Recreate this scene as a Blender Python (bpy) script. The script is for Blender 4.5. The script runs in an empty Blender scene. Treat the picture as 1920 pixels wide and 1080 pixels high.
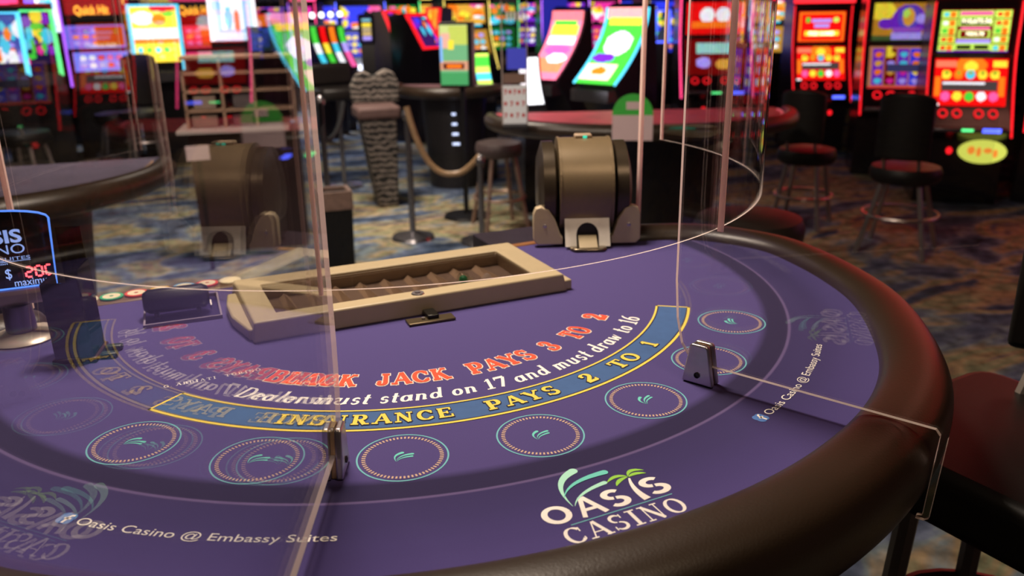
import bpy, bmesh, math, random
from mathutils import Vector, Matrix
random.seed(7)
SC = bpy.context.scene
COL = SC.collection
PI = math.pi

# ------------------------------------------------------------------ camera, world, lights, exposure
S = 0.0523          # metres per table unit (radius of one betting circle)
Z0 = 0.93           # height of the felt
CX, CY, CH, YAW, PIT, ROL, FPX = -7.635145, -26.446992, 9.286472, 0.428, 0.326, -0.016, 1594.124
CX, CY, CH = CX * S, CY * S, CH * S + Z0
YAW, PIT, ROL = 0.42797, 0.32581, -0.01572
fw = Vector((math.sin(YAW) * math.cos(PIT), math.cos(YAW) * math.cos(PIT), -math.sin(PIT)))
r0 = Vector((math.cos(YAW), -math.sin(YAW), 0)); u0 = r0.cross(fw)
RV = r0 * math.cos(ROL) + u0 * math.sin(ROL)
UV = -r0 * math.sin(ROL) + u0 * math.cos(ROL)
CAM = Vector((CX, CY, CH))
cd = bpy.data.cameras.new('camera'); cam = bpy.data.objects.new('camera', cd); COL.objects.link(cam)
M = Matrix((RV, UV, -fw)).transposed().to_4x4(); M.translation = CAM
cam.matrix_world = M
cd.sensor_width = 36; cd.lens = FPX / 1920 * 36
cd.clip_start = 0.02; cd.clip_end = 100
cd.dof.use_dof = True; cd.dof.focus_distance = 1.05; cd.dof.aperture_fstop = 4.8
SC.camera = cam
SC.view_settings.view_transform = 'Standard'; SC.view_settings.look = 'None'
SC.view_settings.exposure = 0.22; SC.view_settings.gamma = 1
SC.cycles.max_bounces = 10; SC.cycles.transparent_max_bounces = 24; SC.cycles.diffuse_bounces = 2
SC.cycles.glossy_bounces = 4; SC.cycles.caustics_reflective = False; SC.cycles.caustics_refractive = False
SC.cycles.sample_clamp_indirect = 4
w = bpy.data.worlds.new('world'); SC.world = w; w.use_nodes = True
w.node_tree.nodes['Background'].inputs[0].default_value = (0.10, 0.07, 0.12, 1)
w.node_tree.nodes['Background'].inputs[1].default_value = 0.12

def area(name, loc, size, power, color, target=None, spread=PI):
    l = bpy.data.lights.new(name, 'AREA'); l.energy = power; l.color = color; l.size = size; l.shape = 'DISK'; l.spread = spread
    o = bpy.data.objects.new(name, l); COL.objects.link(o); o.location = loc
    d = (Vector(target) - Vector(loc)) if target else Vector((0, 0, -1))
    o.rotation_euler = d.to_track_quat('-Z', 'Y').to_euler(); return o
area('table_downlight', (0.05, 0.38, 2.75), 0.42, 42, (1.0, 0.84, 0.68))
area('dealer_downlight', (-0.25, 0.95, 2.8), 0.35, 16, (1.0, 0.80, 0.60), (0.0, 0.2, 0.9))
area('front_downlight', (0.25, -1.5, 2.9), 0.6, 8, (1.0, 0.76, 0.52), (0.2, -0.9, 0.9))
area('floor_downlight', (0.8, 4.2, 3.1), 0.6, 48, (1.0, 0.86, 0.70), spread=1.9)
area('aisle_downlight', (1.6, 9.6, 3.1), 1.0, 120, (0.80, 0.84, 1.0), spread=2.0)
area('desk_fill_light', (-1.0, 2.0, 3.1), 0.6, 30, (1.0, 0.84, 0.7), (0.2, 4.0, 0.7), spread=1.9)  # unseen fill added to brighten the cubby desk
area('red_fill_light', (4.6, 1.4, 3.0), 0.8, 5, (1.0, 0.35, 0.25))  # unseen red fill added to redden the right side of the rail

# ------------------------------------------------------------------ helpers
def ray(x, y):
    return fw + RV * ((x - 960) / FPX) - UV * ((y - 540) / FPX)
def W(x, y, z=0.0):                      # point seen at (x, y) on the plane of height z
    d = ray(x, y); return CAM + d * ((z - CAM.z) / d.z)
def D(x, y, dist):                       # point seen at (x, y) at a horizontal distance
    d = ray(x, y); return CAM + d * (dist / math.hypot(d.x, d.y))
def facing(p, extra=0.0):                # rotation that turns a thing's front (-y) to the camera side
    v = CAM - Vector(p); return math.atan2(v.y, v.x) + PI / 2 + math.radians(extra)

def T(x, y, z=0.0): return (x * S, y * S, Z0 + z * S)

_mats = {}
def mat(name, col=(0.5, 0.5, 0.5), rough=0.5, metal=0.0, emit=None, es=1.0, bump=0.0, bscale=200, vary=0.0, vscale=20, coat=0.0, spec=0.5):
    if name in _mats: return _mats[name]
    m = bpy.data.materials.new(name); m.use_nodes = True; nt = m.node_tree; b = nt.nodes['Principled BSDF']
    b.inputs['Base Color'].default_value = (*col, 1); b.inputs['Roughness'].default_value = rough; b.inputs['Metallic'].default_value = metal
    b.inputs['Coat Weight'].default_value = coat; b.inputs['Specular IOR Level'].default_value = spec
    tc = nt.nodes.new('ShaderNodeTexCoord')
    if emit:
        b.inputs['Emission Color'].default_value = (*emit, 1); b.inputs['Emission Strength'].default_value = es
    if vary:
        n = nt.nodes.new('ShaderNodeTexNoise'); n.inputs['Scale'].default_value = vscale; nt.links.new(tc.outputs['Object'], n.inputs['Vector'])
        mp = nt.nodes.new('ShaderNodeMapRange'); mp.inputs['To Min'].default_value = 1 - vary; mp.inputs['To Max'].default_value = 1 + vary
        nt.links.new(n.outputs['Fac'], mp.inputs['Value'])
        mx = nt.nodes.new('ShaderNodeVectorMath'); mx.operation = 'SCALE'; mx.inputs[0].default_value = col
        nt.links.new(mp.outputs['Result'], mx.inputs['Scale']); nt.links.new(mx.outputs['Vector'], b.inputs['Base Color'])
    if bump:
        n = nt.nodes.new('ShaderNodeTexNoise'); n.inputs['Scale'].default_value = bscale; nt.links.new(tc.outputs['Object'], n.inputs['Vector'])
        bp = nt.nodes.new('ShaderNodeBump'); bp.inputs['Strength'].default_value = bump; bp.inputs['Distance'].default_value = 0.002
        nt.links.new(n.outputs['Fac'], bp.inputs['Height']); nt.links.new(bp.outputs['Normal'], b.inputs['Normal'])
    _mats[name] = m; return m

def sheet_mat(name, tint, f0=0.04, rough=0.0):       # clear sheet: see-through with an angle dependent mirror
    m = bpy.data.materials.new(name); m.use_nodes = True; nt = m.node_tree; nt.nodes.clear()
    out = nt.nodes.new('ShaderNodeOutputMaterial'); mx = nt.nodes.new('ShaderNodeMixShader')
    tr = nt.nodes.new('ShaderNodeBsdfTransparent'); tr.inputs[0].default_value = (*tint, 1)
    gl = nt.nodes.new('ShaderNodeBsdfGlossy'); gl.inputs['Roughness'].default_value = rough
    lw = nt.nodes.new('ShaderNodeLayerWeight'); lw.inputs['Blend'].default_value = 0.5
    pw = nt.nodes.new('ShaderNodeMath'); pw.operation = 'POWER'; pw.inputs[1].default_value = 5
    ma = nt.nodes.new('ShaderNodeMath'); ma.operation = 'MULTIPLY_ADD'; ma.inputs[1].default_value = 1 - f0; ma.inputs[2].default_value = f0
    L = nt.links.new
    L(lw.outputs['Facing'], pw.inputs[0]); L(pw.outputs[0], ma.inputs[0]); L(ma.outputs[0], mx.inputs[0])
    L(tr.outputs[0], mx.inputs[1]); L(gl.outputs[0], mx.inputs[2]); L(mx.outputs[0], out.inputs[0])
    _mats[name] = m; return m

def screen_mat(name, es):
    if name in _mats: return _mats[name]
    m = bpy.data.materials.new(name); m.use_nodes = True; nt = m.node_tree; b = nt.nodes['Principled BSDF']
    b.inputs['Base Color'].default_value = (0.01, 0.01, 0.01, 1); b.inputs['Roughness'].default_value = 0.2
    a = nt.nodes.new('ShaderNodeAttribute'); a.attribute_name = 'pix'
    nt.links.new(a.outputs['Color'], b.inputs['Emission Color']); b.inputs['Emission Strength'].default_value = es
    _mats[name] = m; return m

class MB:
    def __init__(s): s.v = []; s.f = []; s.c = None
    def add(s, vs, fs):
        o = len(s.v); s.v += [tuple(v) for v in vs]; s.f += [tuple(i + o for i in f) for f in fs]; return s
    def box(s, x0, x1, y0, y1, z0, z1):
        return s.add([(x0,y0,z0),(x1,y0,z0),(x1,y1,z0),(x0,y1,z0),(x0,y0,z1),(x1,y0,z1),(x1,y1,z1),(x0,y1,z1)],
                     [(0,3,2,1),(4,5,6,7),(0,1,5,4),(1,2,6,5),(2,3,7,6),(3,0,4,7)])
    def prism(s, poly, z0, z1):          # polygon in xy (ccw)
        n = len(poly)
        return s.add([(x,y,z0) for x,y in poly] + [(x,y,z1) for x,y in poly],
                     [tuple(range(n-1,-1,-1)), tuple(range(n,2*n))] + [(i,(i+1)%n,n+(i+1)%n,n+i) for i in range(n)])
    def prismx(s, poly, x0, x1):         # polygon in yz
        n = len(poly)
        return s.add([(x0,y,z) for y,z in poly] + [(x1,y,z) for y,z in poly],
                     [tuple(range(n-1,-1,-1)), tuple(range(n,2*n))] + [(i,(i+1)%n,n+(i+1)%n,n+i) for i in range(n)])
    def frustum(s, p0, z0, p1, z1):
        n = len(p0)
        return s.add([(x,y,z0) for x,y in p0] + [(x,y,z1) for x,y in p1],
                     [tuple(range(n-1,-1,-1)), tuple(range(n,2*n))] + [(i,(i+1)%n,n+(i+1)%n,n+i) for i in range(n)])
    def lathe(s, prof, cx=0, cy=0, n=24, a0=0, a1=2*PI):
        full = abs(a1-a0-2*PI) < 1e-6; m = n if full else n+1; k = len(prof)
        vs = []
        for i in range(m):
            a = a0+(a1-a0)*i/n
            for r,z in prof: vs.append((cx+r*math.cos(a), cy+r*math.sin(a), z))
        fs = []
        for i in range(n):
            j = (i+1) % m
            for q in range(k-1): fs.append((i*k+q, j*k+q, j*k+q+1, i*k+q+1))
        return s.add(vs, fs)
    def tube(s, pts, r, n=8, closed=False, rs=None):
        pts = [Vector(p) for p in pts]; N = len(pts); vs = []; up = None
        for i,p in enumerate(pts):
            a = pts[(i-1) % N] if (closed or i) else p; b = pts[(i+1) % N] if (closed or i < N-1) else p
            t = (b-a).normalized()
            if up is None: up = t.orthogonal().normalized()
            up = (up - t*up.dot(t)).normalized(); sd = t.cross(up)
            rr = rs[i] if rs else r
            for k in range(n):
                A = 2*PI*k/n; vs.append(p + up*(rr*math.cos(A)) + sd*(rr*math.sin(A)))
        fs = []
        for i in range(N if closed else N-1):
            j = (i+1) % N
            for k in range(n): fs.append((i*n+k, i*n+(k+1)%n, j*n+(k+1)%n, j*n+k))
        if not closed: fs += [tuple(range(n-1,-1,-1)), tuple(range((N-1)*n, N*n))]
        return s.add(vs, fs)
    def xf(s, M):
        s.v = [tuple(M @ Vector(v)) for v in s.v]; return s
    def build(s, name, m, parent=None, smooth=False, bevel=0.0, seg=2, cols=None, kind=None):
        me = bpy.data.meshes.new(name); me.from_pydata(s.v, [], s.f); me.update()
        bm = bmesh.new(); bm.from_mesh(me)
        if cols is None: bmesh.ops.recalc_face_normals(bm, faces=bm.faces)
        bm.to_mesh(me); bm.free()
        if cols is not None:
            ca = me.color_attributes.new('pix', 'FLOAT_COLOR', 'CORNER'); arr = []
            for p in me.polygons:
                c = cols[p.index]
                for _ in p.loop_indices: arr += [c[0], c[1], c[2], 1]
            ca.data.foreach_set('color', arr)
        me.materials.append(m)
        o = bpy.data.objects.new(name, me); COL.objects.link(o)
        if parent: o.parent = parent
        if bevel:
            b = o.modifiers.new('bevel', 'BEVEL'); b.width = bevel; b.segments = seg; b.limit_method = 'ANGLE'; b.angle_limit = 0.6
            b.harden_normals = False
        if smooth or bevel:
            for p in me.polygons: p.use_smooth = True
            me.set_sharp_from_angle(angle=0.7)
        if kind: o['kind'] = kind
        return o

def tag(o, label=None, cat=None, group=None, kind=None):
    if label: o['label'] = label
    if cat: o['category'] = cat
    if group: o['group'] = group
    if kind: o['kind'] = kind
    return o
def empty(name, loc=(0,0,0), rz=0.0, label=None, cat=None, group=None):
    o = bpy.data.objects.new(name, None); COL.objects.link(o); o.location = loc; o.rotation_euler = (0,0,rz); o.empty_display_size = 0.1
    return tag(o, label, cat, group)
def copy_tree(o, parent=None):
    c = o.copy(); COL.objects.link(c)
    if parent: c.parent = parent; c.matrix_parent_inverse = o.matrix_parent_inverse
    for ch in list(o.children): copy_tree(ch, c)
    return c
def catmull(P, n=6):
    P = [Vector(p) for p in P]; out = []
    for i in range(len(P)-1):
        a = P[max(i-1,0)]; b = P[i]; c = P[i+1]; d = P[min(i+2,len(P)-1)]
        for k in range(n):
            t = k/n
            out.append(0.5*((2*b)+(c-a)*t+(2*a-5*b+4*c-d)*t*t+(-a+3*b-3*c+d)*t**3))
    out.append(P[-1]); return out

# ------------------------------------------------------------------ lettering
# glyph strokes: l = line, a = elliptic arc (degrees), s = serif slab, v = vertical beak, d = dot
G = {
'A': (.95, [('l',.14,0,.46,1,'t'),('l',.50,1,.83,0,'T'),('l',.25,.34,.70,.34,'t'),('s',.12,0,.16),('s',.83,0,.17)]),
'B': (.88, [('l',.22,0,.22,1,'T'),('l',.15,.95,.50,.95,'t'),('a',.50,.74,.20,.21,90,-90),('l',.2,.53,.5,.53,'t'),('a',.52,.28,.24,.235,90,-90),('l',.15,.05,.52,.05,'t'),('s',.16,1,.13),('s',.16,0,.13)]),
'C': (.92, [('a',.50,.5,.36,.45,42,318),('v',.80,.78,.26),('v',.80,.22,.16)]),
'D': (.95, [('l',.22,0,.22,1,'T'),('l',.1,.95,.45,.95,'t'),('a',.45,.5,.34,.45,90,-90),('l',.1,.05,.45,.05,'t')]),
'E': (.88, [('l',.22,0,.22,1,'T'),('l',.06,.95,.76,.95,'t'),('l',.22,.5,.56,.5,'t'),('l',.06,.05,.78,.05,'t'),('v',.75,.86,.26),('v',.78,.15,.28),('v',.56,.5,.26)]),
'G': (.95, [('a',.48,.5,.36,.45,42,330),('v',.78,.80,.24),('l',.79,.05,.79,.42,'T'),('s',.76,.43,.17)]),
'I': (.52, [('l',.26,0,.26,1,'T'),('s',.26,1,.22),('s',.26,0,.22)]),
'J': (.72, [('l',.46,1,.46,.28,'T'),('a',.28,.27,.18,.22,0,-160),('s',.46,1,.21),('d',.15,.27,.11)]),
'K': (1.0, [('l',.24,0,.24,1,'T'),('l',.28,.40,.74,1,'t'),('l',.45,.62,.80,0,'T'),('s',.24,0,.19),('s',.24,1,.19),('s',.76,1,.15),('s',.83,0,.16)]),
'L': (.82, [('l',.24,0,.24,1,'T'),('l',.06,.05,.74,.05,'t'),('v',.74,.18,.32),('s',.24,1,.19)]),
'N': (1.0, [('l',.20,0,.20,1,'t'),('l',.20,.98,.80,.02,'T'),('l',.80,0,.80,1,'t'),('s',.20,0,.16),('s',.16,1,.14),('s',.80,1,.16)]),
'O': (.98, [('a',.49,.5,.36,.45,0,360)]),
'P': (.86, [('l',.24,0,.24,1,'T'),('l',.1,.95,.50,.95,'t'),('a',.50,.70,.22,.25,90,-90),('l',.2,.45,.5,.45,'t'),('s',.24,0,.20),('s',.16,1,.13)]),
'R': (.98, [('l',.24,0,.24,1,'T'),('l',.1,.95,.50,.95,'t'),('a',.50,.72,.22,.23,90,-90),('l',.2,.49,.5,.49,'t'),('l',.48,.48,.74,.02,'T'),('s',.24,0,.19),('s',.16,1,.13),('s',.84,0,.13)]),
'S': (.82, [('a',.40,.73,.24,.22,35,262,'W'),('a',.42,.275,.26,.225,88,-148,'W'),('v',.65,.84,.24),('v',.14,.17,.24)]),
'T': (.92, [('l',.46,0,.46,1,'T'),('l',.08,.95,.84,.95,'t'),('v',.09,.84,.30),('v',.83,.84,.30),('s',.46,0,.22)]),
'U': (.98, [('l',.24,1,.24,.32,'T'),('a',.49,.34,.25,.29,180,360),('l',.74,.32,.74,1,'t'),('s',.24,1,.19),('s',.74,1,.16)]),
'Y': (.95, [('l',.14,1,.47,.46,'T'),('l',.80,1,.47,.46,'t'),('l',.47,0,.47,.48,'T'),('s',.14,1,.17),('s',.80,1,.15),('s',.47,0,.21)]),
'1': (.55, [('l',.30,0,.30,1,'T'),('l',.28,.94,.08,.80,'t'),('s',.28,0,.23)]),
'2': (.80, [('a',.39,.71,.24,.24,165,-45),('l',.58,.56,.13,.10,'T'),('l',.08,.07,.70,.07,'T'),('v',.70,.16,.26),('d',.19,.72,.10)]),
'3': (.78, [('a',.37,.74,.22,.22,150,-90),('a',.37,.275,.27,.235,90,-150),('d',.19,.78,.09),('d',.16,.24,.10)]),
'6': (.76, [('a',.38,.30,.23,.25,0,360),('a',.62,.38,.47,.58,95,185)]),
'7': (.74, [('l',.08,.92,.70,.92,'T'),('l',.68,.90,.34,0,'T'),('v',.10,.84,.28)]),
'.': (.30, [('d',.15,.07,.09)]),
'a': (.72, [('a',.32,.30,.21,.25,0,360),('l',.56,.60,.56,.08,'T'),('l',.56,.05,.70,.10,'t')]),
'd': (.74, [('a',.32,.30,.21,.25,0,360),('l',.56,1,.56,.08,'T'),('l',.56,.05,.70,.10,'t'),('l',.42,.97,.58,.97,'t')]),
'e': (.62, [('l',.14,.33,.52,.33,'t'),('a',.33,.30,.21,.26,8,310)]),
'l': (.40, [('l',.20,1,.20,.05,'T'),('l',.20,.05,.36,.10,'t'),('l',.06,.97,.22,.97,'t')]),
'm': (1.06,[('l',.18,.60,.18,0,'T'),('a',.34,.38,.16,.18,175,0),('l',.50,.38,.50,0,'T'),('a',.67,.38,.17,.18,175,0),('l',.84,.38,.84,.04,'T'),('l',.84,.04,.98,.09,'t'),('l',.05,.57,.2,.57,'t')]),
'n': (.76, [('l',.18,.60,.18,0,'T'),('a',.36,.38,.18,.18,175,0),('l',.54,.38,.54,.04,'T'),('l',.54,.04,.68,.09,'t'),('l',.05,.57,.2,.57,'t')]),
'o': (.66, [('a',.33,.30,.21,.26,0,360)]),
'r': (.56, [('l',.18,.60,.18,0,'T'),('a',.36,.36,.18,.20,170,60),('d',.46,.52,.07),('l',.05,.57,.2,.57,'t')]),
's': (.54, [('a',.28,.44,.15,.13,30,265,'W'),('a',.28,.17,.16,.14,88,-145,'W'),('d',.42,.50,.05),('d',.14,.11,.05)]),
't': (.46, [('l',.22,.86,.22,.12,'T'),('l',.06,.57,.42,.57,'t'),('a',.33,.13,.11,.10,180,310)]),
'u': (.76, [('l',.18,.60,.18,.20,'T'),('a',.36,.20,.18,.17,180,350),('l',.56,.60,.56,.05,'T'),('l',.56,.05,.70,.10,'t'),('l',.05,.57,.2,.57,'t')]),
'w': (.98, [('l',.14,.60,.26,.04,'T'),('l',.26,.04,.46,.50,'t'),('l',.46,.50,.58,.04,'T'),('l',.58,.04,.80,.58,'t'),('l',.04,.57,.2,.57,'t')]),
'i': (.40, [('l',.20,.60,.20,0,'T'),('d',.20,.85,.10)]),
}
def strip(mb, pts, ws, ext, f, z):
    n = len(pts); L = []; R = []
    for i in range(n):
        a = pts[max(i-1,0)]; b = pts[min(i+1,n-1)]
        dx, dy = b[0]-a[0], b[1]-a[1]; l = math.hypot(dx,dy) or 1; dx/=l; dy/=l
        x, y = pts[i]
        if i == 0: x -= dx*ext; y -= dy*ext
        if i == n-1: x += dx*ext; y += dy*ext
        w_ = ws[i]/2; L.append((x-dy*w_, y+dx*w_)); R.append((x+dy*w_, y-dx*w_))
    vs = [(*f(*p), z) for p in L+R]
    mb.add(vs, [(n+i, n+i+1, i+1, i) for i in range(n-1)])
def glyph(mb, ch, thick, thin, o, f, z, serif=True, sh=None):
    wd, st = G[ch]; sh = sh or thin*1.15
    for qi, q in enumerate(st):
        k = q[0]; z = z if qi == 0 else z+1.4e-5
        if k == 'l':
            _, x0,y0,x1,y1,w_ = q; w_ = thick if w_ == 'T' else thin; n = 4
            strip(mb, [(x0+(x1-x0)*i/n, y0+(y1-y0)*i/n) for i in range(n+1)], [w_+2*o]*(n+1), o, f, z)
        elif k == 'a':
            cx,cy,rx,ry,a0,a1 = q[1:7]; n = max(8, int(abs(a1-a0)/12)); pts=[]; ws=[]
            for i in range(n+1):
                a = math.radians(a0+(a1-a0)*i/n); pts.append((cx+rx*math.cos(a), cy+ry*math.sin(a)))
                ty = abs(math.cos(a)*ry)/math.hypot(rx*math.sin(a), ry*math.cos(a))
                if len(q) > 7: ws.append(thin+(thick-thin)*0.75*math.sin(PI*i/n)+2*o)
                else: ws.append(thin+(thick-thin)*ty+2*o)
            strip(mb, pts, ws, o*0.8, f, z)
        elif k == 's' and serif:
            _, x,y,hw = q; yy = y-sh/2 if y > .5 else y+sh/2
            if .3 < y < .7: yy = y
            strip(mb, [(x-hw,yy),(x,yy),(x+hw,yy)], [sh+2*o]*3, o, f, z)
        elif k == 'v' and serif:
            _, x,y,h = q; strip(mb, [(x,y-h/2),(x,y),(x,y+h/2)], [thin+2*o]*3, o, f, z)
        elif k == 'd':
            _, x,y,r = q; r *= thick/.22; r += o; n = 10
            mb.add([(*f(x+r*math.cos(2*PI*i/n), y+r*math.sin(2*PI*i/n)), z) for i in range(n)], [tuple(range(n))])
def text_width(t, sp, space): return sum((space if c == ' ' else G[c][0]+sp) for c in t)
def arc_text(mb, t, R, cap, a0, a1, z, thick, thin, o=0.0, sp=.08, space=.5, shear=0.0, hs=None):
    """text from angle a0 to a1 (degrees) on radius R, letter tops towards the centre"""
    tw = text_width(t, sp, space); u = 0; sc = math.radians(a1-a0)*R/tw
    for c in t:
        if c == ' ': u += space; continue
        def f(x, y, u=u):
            a = math.radians(a0)+(u+x+shear*y)*sc/R; rr = R-y*cap
            return (rr*math.sin(a)*S, -rr*math.cos(a)*S)
        glyph(mb, c, thick, thin, o, f, z); u += G[c][0]+sp
def flat_text(mb, t, x0, y0, x1, cap, z, thick, thin, sp=.08, space=.5, serif=True, o=0.0, sc_=S):
    tw = text_width(t, sp, space)-sp; sx = (x1-x0)/tw; u = 0
    for c in t:
        if c == ' ': u += space; continue
        glyph(mb, c, thick, thin, o, (lambda x, y, u=u: ((x0+(u+x)*sx)*sc_, (y0+y*cap)*sc_)), z, serif); u += G[c][0]+sp
def font_mesh(t, bold=0.0, shear=0.0):
    cu = bpy.data.curves.new('lettering', 'FONT'); cu.body = t; cu.size = 1; cu.offset = bold; cu.shear = shear; cu.resolution_u = 4
    ob = bpy.data.objects.new('lettering', cu); COL.objects.link(ob)
    dg = bpy.context.evaluated_depsgraph_get(); ev = ob.evaluated_get(dg); me = ev.to_mesh()
    vs = [tuple(v.co) for v in me.vertices]; fs = [tuple(p.vertices) for p in me.polygons]
    ev.to_mesh_clear(); bpy.data.objects.remove(ob); bpy.data.curves.remove(cu)
    return vs, fs
def font_panel(t, w_, h_, cx=0, cz=0, y=0, bold=0.02, flip=False):
    """text in the xz plane, centred, width w_, height h_"""
    vs, fs = font_mesh(t, bold); xs = [v[0] for v in vs]; ys = [v[1] for v in vs]
    sx = w_/(max(xs)-min(xs)); sy = h_/(max(ys)-min(ys)); mx = (max(xs)+min(xs))/2; my = (max(ys)+min(ys))/2
    return MB().add([(cx+(v[0]-mx)*sx, y, cz+(v[1]-my)*sy) for v in vs], fs)

# ------------------------------------------------------------------ room shell
def carpet_mat():
    m = bpy.data.materials.new('carpet'); m.use_nodes = True; nt = m.node_tree; b = nt.nodes['Principled BSDF']; L = nt.links.new
    b.inputs['Roughness'].default_value = 0.95; b.inputs['Specular IOR Level'].default_value = 0.1
    tc = nt.nodes.new('ShaderNodeTexCoord'); mp = nt.nodes.new('ShaderNodeMapping'); mp.inputs['Scale'].default_value = (0.7, 1.5, 1)
    mp.inputs['Rotation'].default_value = (0, 0, 0.5)
    L(tc.outputs['Object'], mp.inputs['Vector'])
    n = nt.nodes.new('ShaderNodeTexNoise'); n.inputs['Scale'].default_value = 1.15; n.inputs['Detail'].default_value = 6; n.inputs['Distortion'].default_value = 1.6
    L(mp.outputs[0], n.inputs['Vector'])
    cr = nt.nodes.new('ShaderNodeValToRGB'); e = cr.color_ramp.elements
    cols = [(0.30,(0.01,0.013,0.022)),(0.39,(0.05,0.075,0.13)),(0.46,(0.12,0.15,0.23)),(0.49,(0.19,0.24,0.26)),(0.53,(0.36,0.27,0.16)),(0.565,(0.22,0.25,0.15)),(0.60,(0.36,0.25,0.14)),(0.65,(0.06,0.09,0.16)),(0.72,(0.02,0.02,0.04))]
    e[0].position = cols[0][0]; e[0].color = (*cols[0][1],1); e[1].position = cols[-1][0]; e[1].color = (*cols[-1][1],1)
    for p,c in cols[1:-1]: x = e.new(p); x.color = (*c,1)
    L(n.outputs['Fac'], cr.inputs[0])
    n2 = nt.nodes.new('ShaderNodeTexNoise'); n2.inputs['Scale'].default_value = 14; n2.inputs['Detail'].default_value = 3
    L(tc.outputs['Object'], n2.inputs['Vector'])
    mr = nt.nodes.new('ShaderNodeMapRange'); mr.inputs['From Min'].default_value = .3; mr.inputs['From Max'].default_value = .7; mr.inputs['To Min'].default_value = .35; mr.inputs['To Max'].default_value = 1.15
    L(n2.outputs['Fac'], mr.inputs['Value'])
    vm = nt.nodes.new('ShaderNodeVectorMath'); vm.operation = 'SCALE'; L(cr.outputs[0], vm.inputs[0]); L(mr.outputs[0], vm.inputs['Scale'])
    L(vm.outputs[0], b.inputs['Base Color']); return m
fl = MB().box(-14, 22, -8, 26, -0.05, 0).build('floor', carpet_mat()); fl['kind'] = 'structure'
ce = MB().box(-14, 22, -8, 26, 3.3, 3.4).build('ceiling', mat('dark_ceiling', (0.03,0.025,0.035), 0.9, vary=0.2)); ce['kind'] = 'structure'
wallm = mat('dark_wall', (0.06,0.045,0.055), 0.85, vary=0.35, vscale=1.5)
MB().box(-14, 22, 26, 26.1, 0, 3.3).build('wall_back', wallm, kind='structure')
MB().box(-14.1, -14, -8, 26, 0, 3.3).build('wall_left', wallm, kind='structure')
MB().box(22, 22.1, -8, 26, 0, 3.3).build('wall_right', wallm, kind='structure')

# ------------------------------------------------------------------ blackjack table
table = empty('blackjack_table', (0,0,0), 0, 'purple felt blackjack table with thick dark padded rail, filling the foreground', 'table')
def mirror(P): return [(-x,y) for x,y in P][::-1]
inner_r = [(15.3,0),(15.3,12),(15.3,24),(15.3,35),(15.13,45),(14.98,58),(14.75,68),(14.55,76.5)]
half = [(R*math.sin(math.radians(a)), -R*math.cos(math.radians(a))) for R,a in inner_r]
half += [(14.25,-1.9),(13.75,-0.5),(13.0,0.55),(12.0,1.15),(11.0,1.5),(10.3,1.75)]
left = [(R*math.sin(math.radians(a)), -R*math.cos(math.radians(a))) for R,a in [(15.3,0),(15.32,12),(15.4,24),(15.5,35),(15.55,45),(15.4,58),(15.0,68),(14.7,76.5)]] + half[8:]
full = [Vector((x,y,0)) for x,y in mirror(left)[:-1]+half]
inner = catmull(full, 5)
# felt
felt_pts = [(p.x*S, p.y*S) for p in inner]
edge = [(x*S,y*S) for x,y in [(10.3,3.1),(-10.3,3.1)]]
poly = felt_pts + edge
def felt_mat():
    m = bpy.data.materials.new('felt'); m.use_nodes = True; nt = m.node_tree; b = nt.nodes['Principled BSDF']; L = nt.links.new
    b.inputs['Roughness'].default_value = 0.9; b.inputs['Specular IOR Level'].default_value = 0.15
    b.inputs['Sheen Weight'].default_value = 0.15; b.inputs['Sheen Roughness'].default_value = 0.5
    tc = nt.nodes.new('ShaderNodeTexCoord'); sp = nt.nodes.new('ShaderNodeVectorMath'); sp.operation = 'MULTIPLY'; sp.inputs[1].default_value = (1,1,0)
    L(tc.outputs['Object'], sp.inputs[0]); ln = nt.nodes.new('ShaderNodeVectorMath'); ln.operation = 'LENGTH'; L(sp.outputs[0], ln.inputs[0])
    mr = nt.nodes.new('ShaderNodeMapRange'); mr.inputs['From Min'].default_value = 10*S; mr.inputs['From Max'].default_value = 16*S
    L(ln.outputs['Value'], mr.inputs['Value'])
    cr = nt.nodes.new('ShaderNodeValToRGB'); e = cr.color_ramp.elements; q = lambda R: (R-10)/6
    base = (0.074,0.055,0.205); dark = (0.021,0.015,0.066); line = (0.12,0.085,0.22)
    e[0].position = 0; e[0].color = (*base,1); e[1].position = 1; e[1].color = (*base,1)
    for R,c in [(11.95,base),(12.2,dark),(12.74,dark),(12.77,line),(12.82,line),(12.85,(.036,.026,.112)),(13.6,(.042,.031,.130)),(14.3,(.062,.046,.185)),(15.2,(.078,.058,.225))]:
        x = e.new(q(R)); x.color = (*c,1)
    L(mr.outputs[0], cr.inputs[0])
    n = nt.nodes.new('ShaderNodeTexNoise'); n.inputs['Scale'].default_value = 900; L(tc.outputs['Object'], n.inputs['Vector'])
    m2 = nt.nodes.new('ShaderNodeMapRange'); m2.inputs['To Min'].default_value = .8; m2.inputs['To Max'].default_value = 1.2; L(n.outputs['Fac'], m2.inputs['Value'])
    vm = nt.nodes.new('ShaderNodeVectorMath'); vm.operation = 'SCALE'; L(cr.outputs[0], vm.inputs[0]); L(m2.outputs[0], vm.inputs['Scale'])
    L(vm.outputs[0], b.inputs['Base Color']); return m
felt = MB().prism(poly, Z0-0.03, Z0).build('felt', felt_mat(), table)
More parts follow.
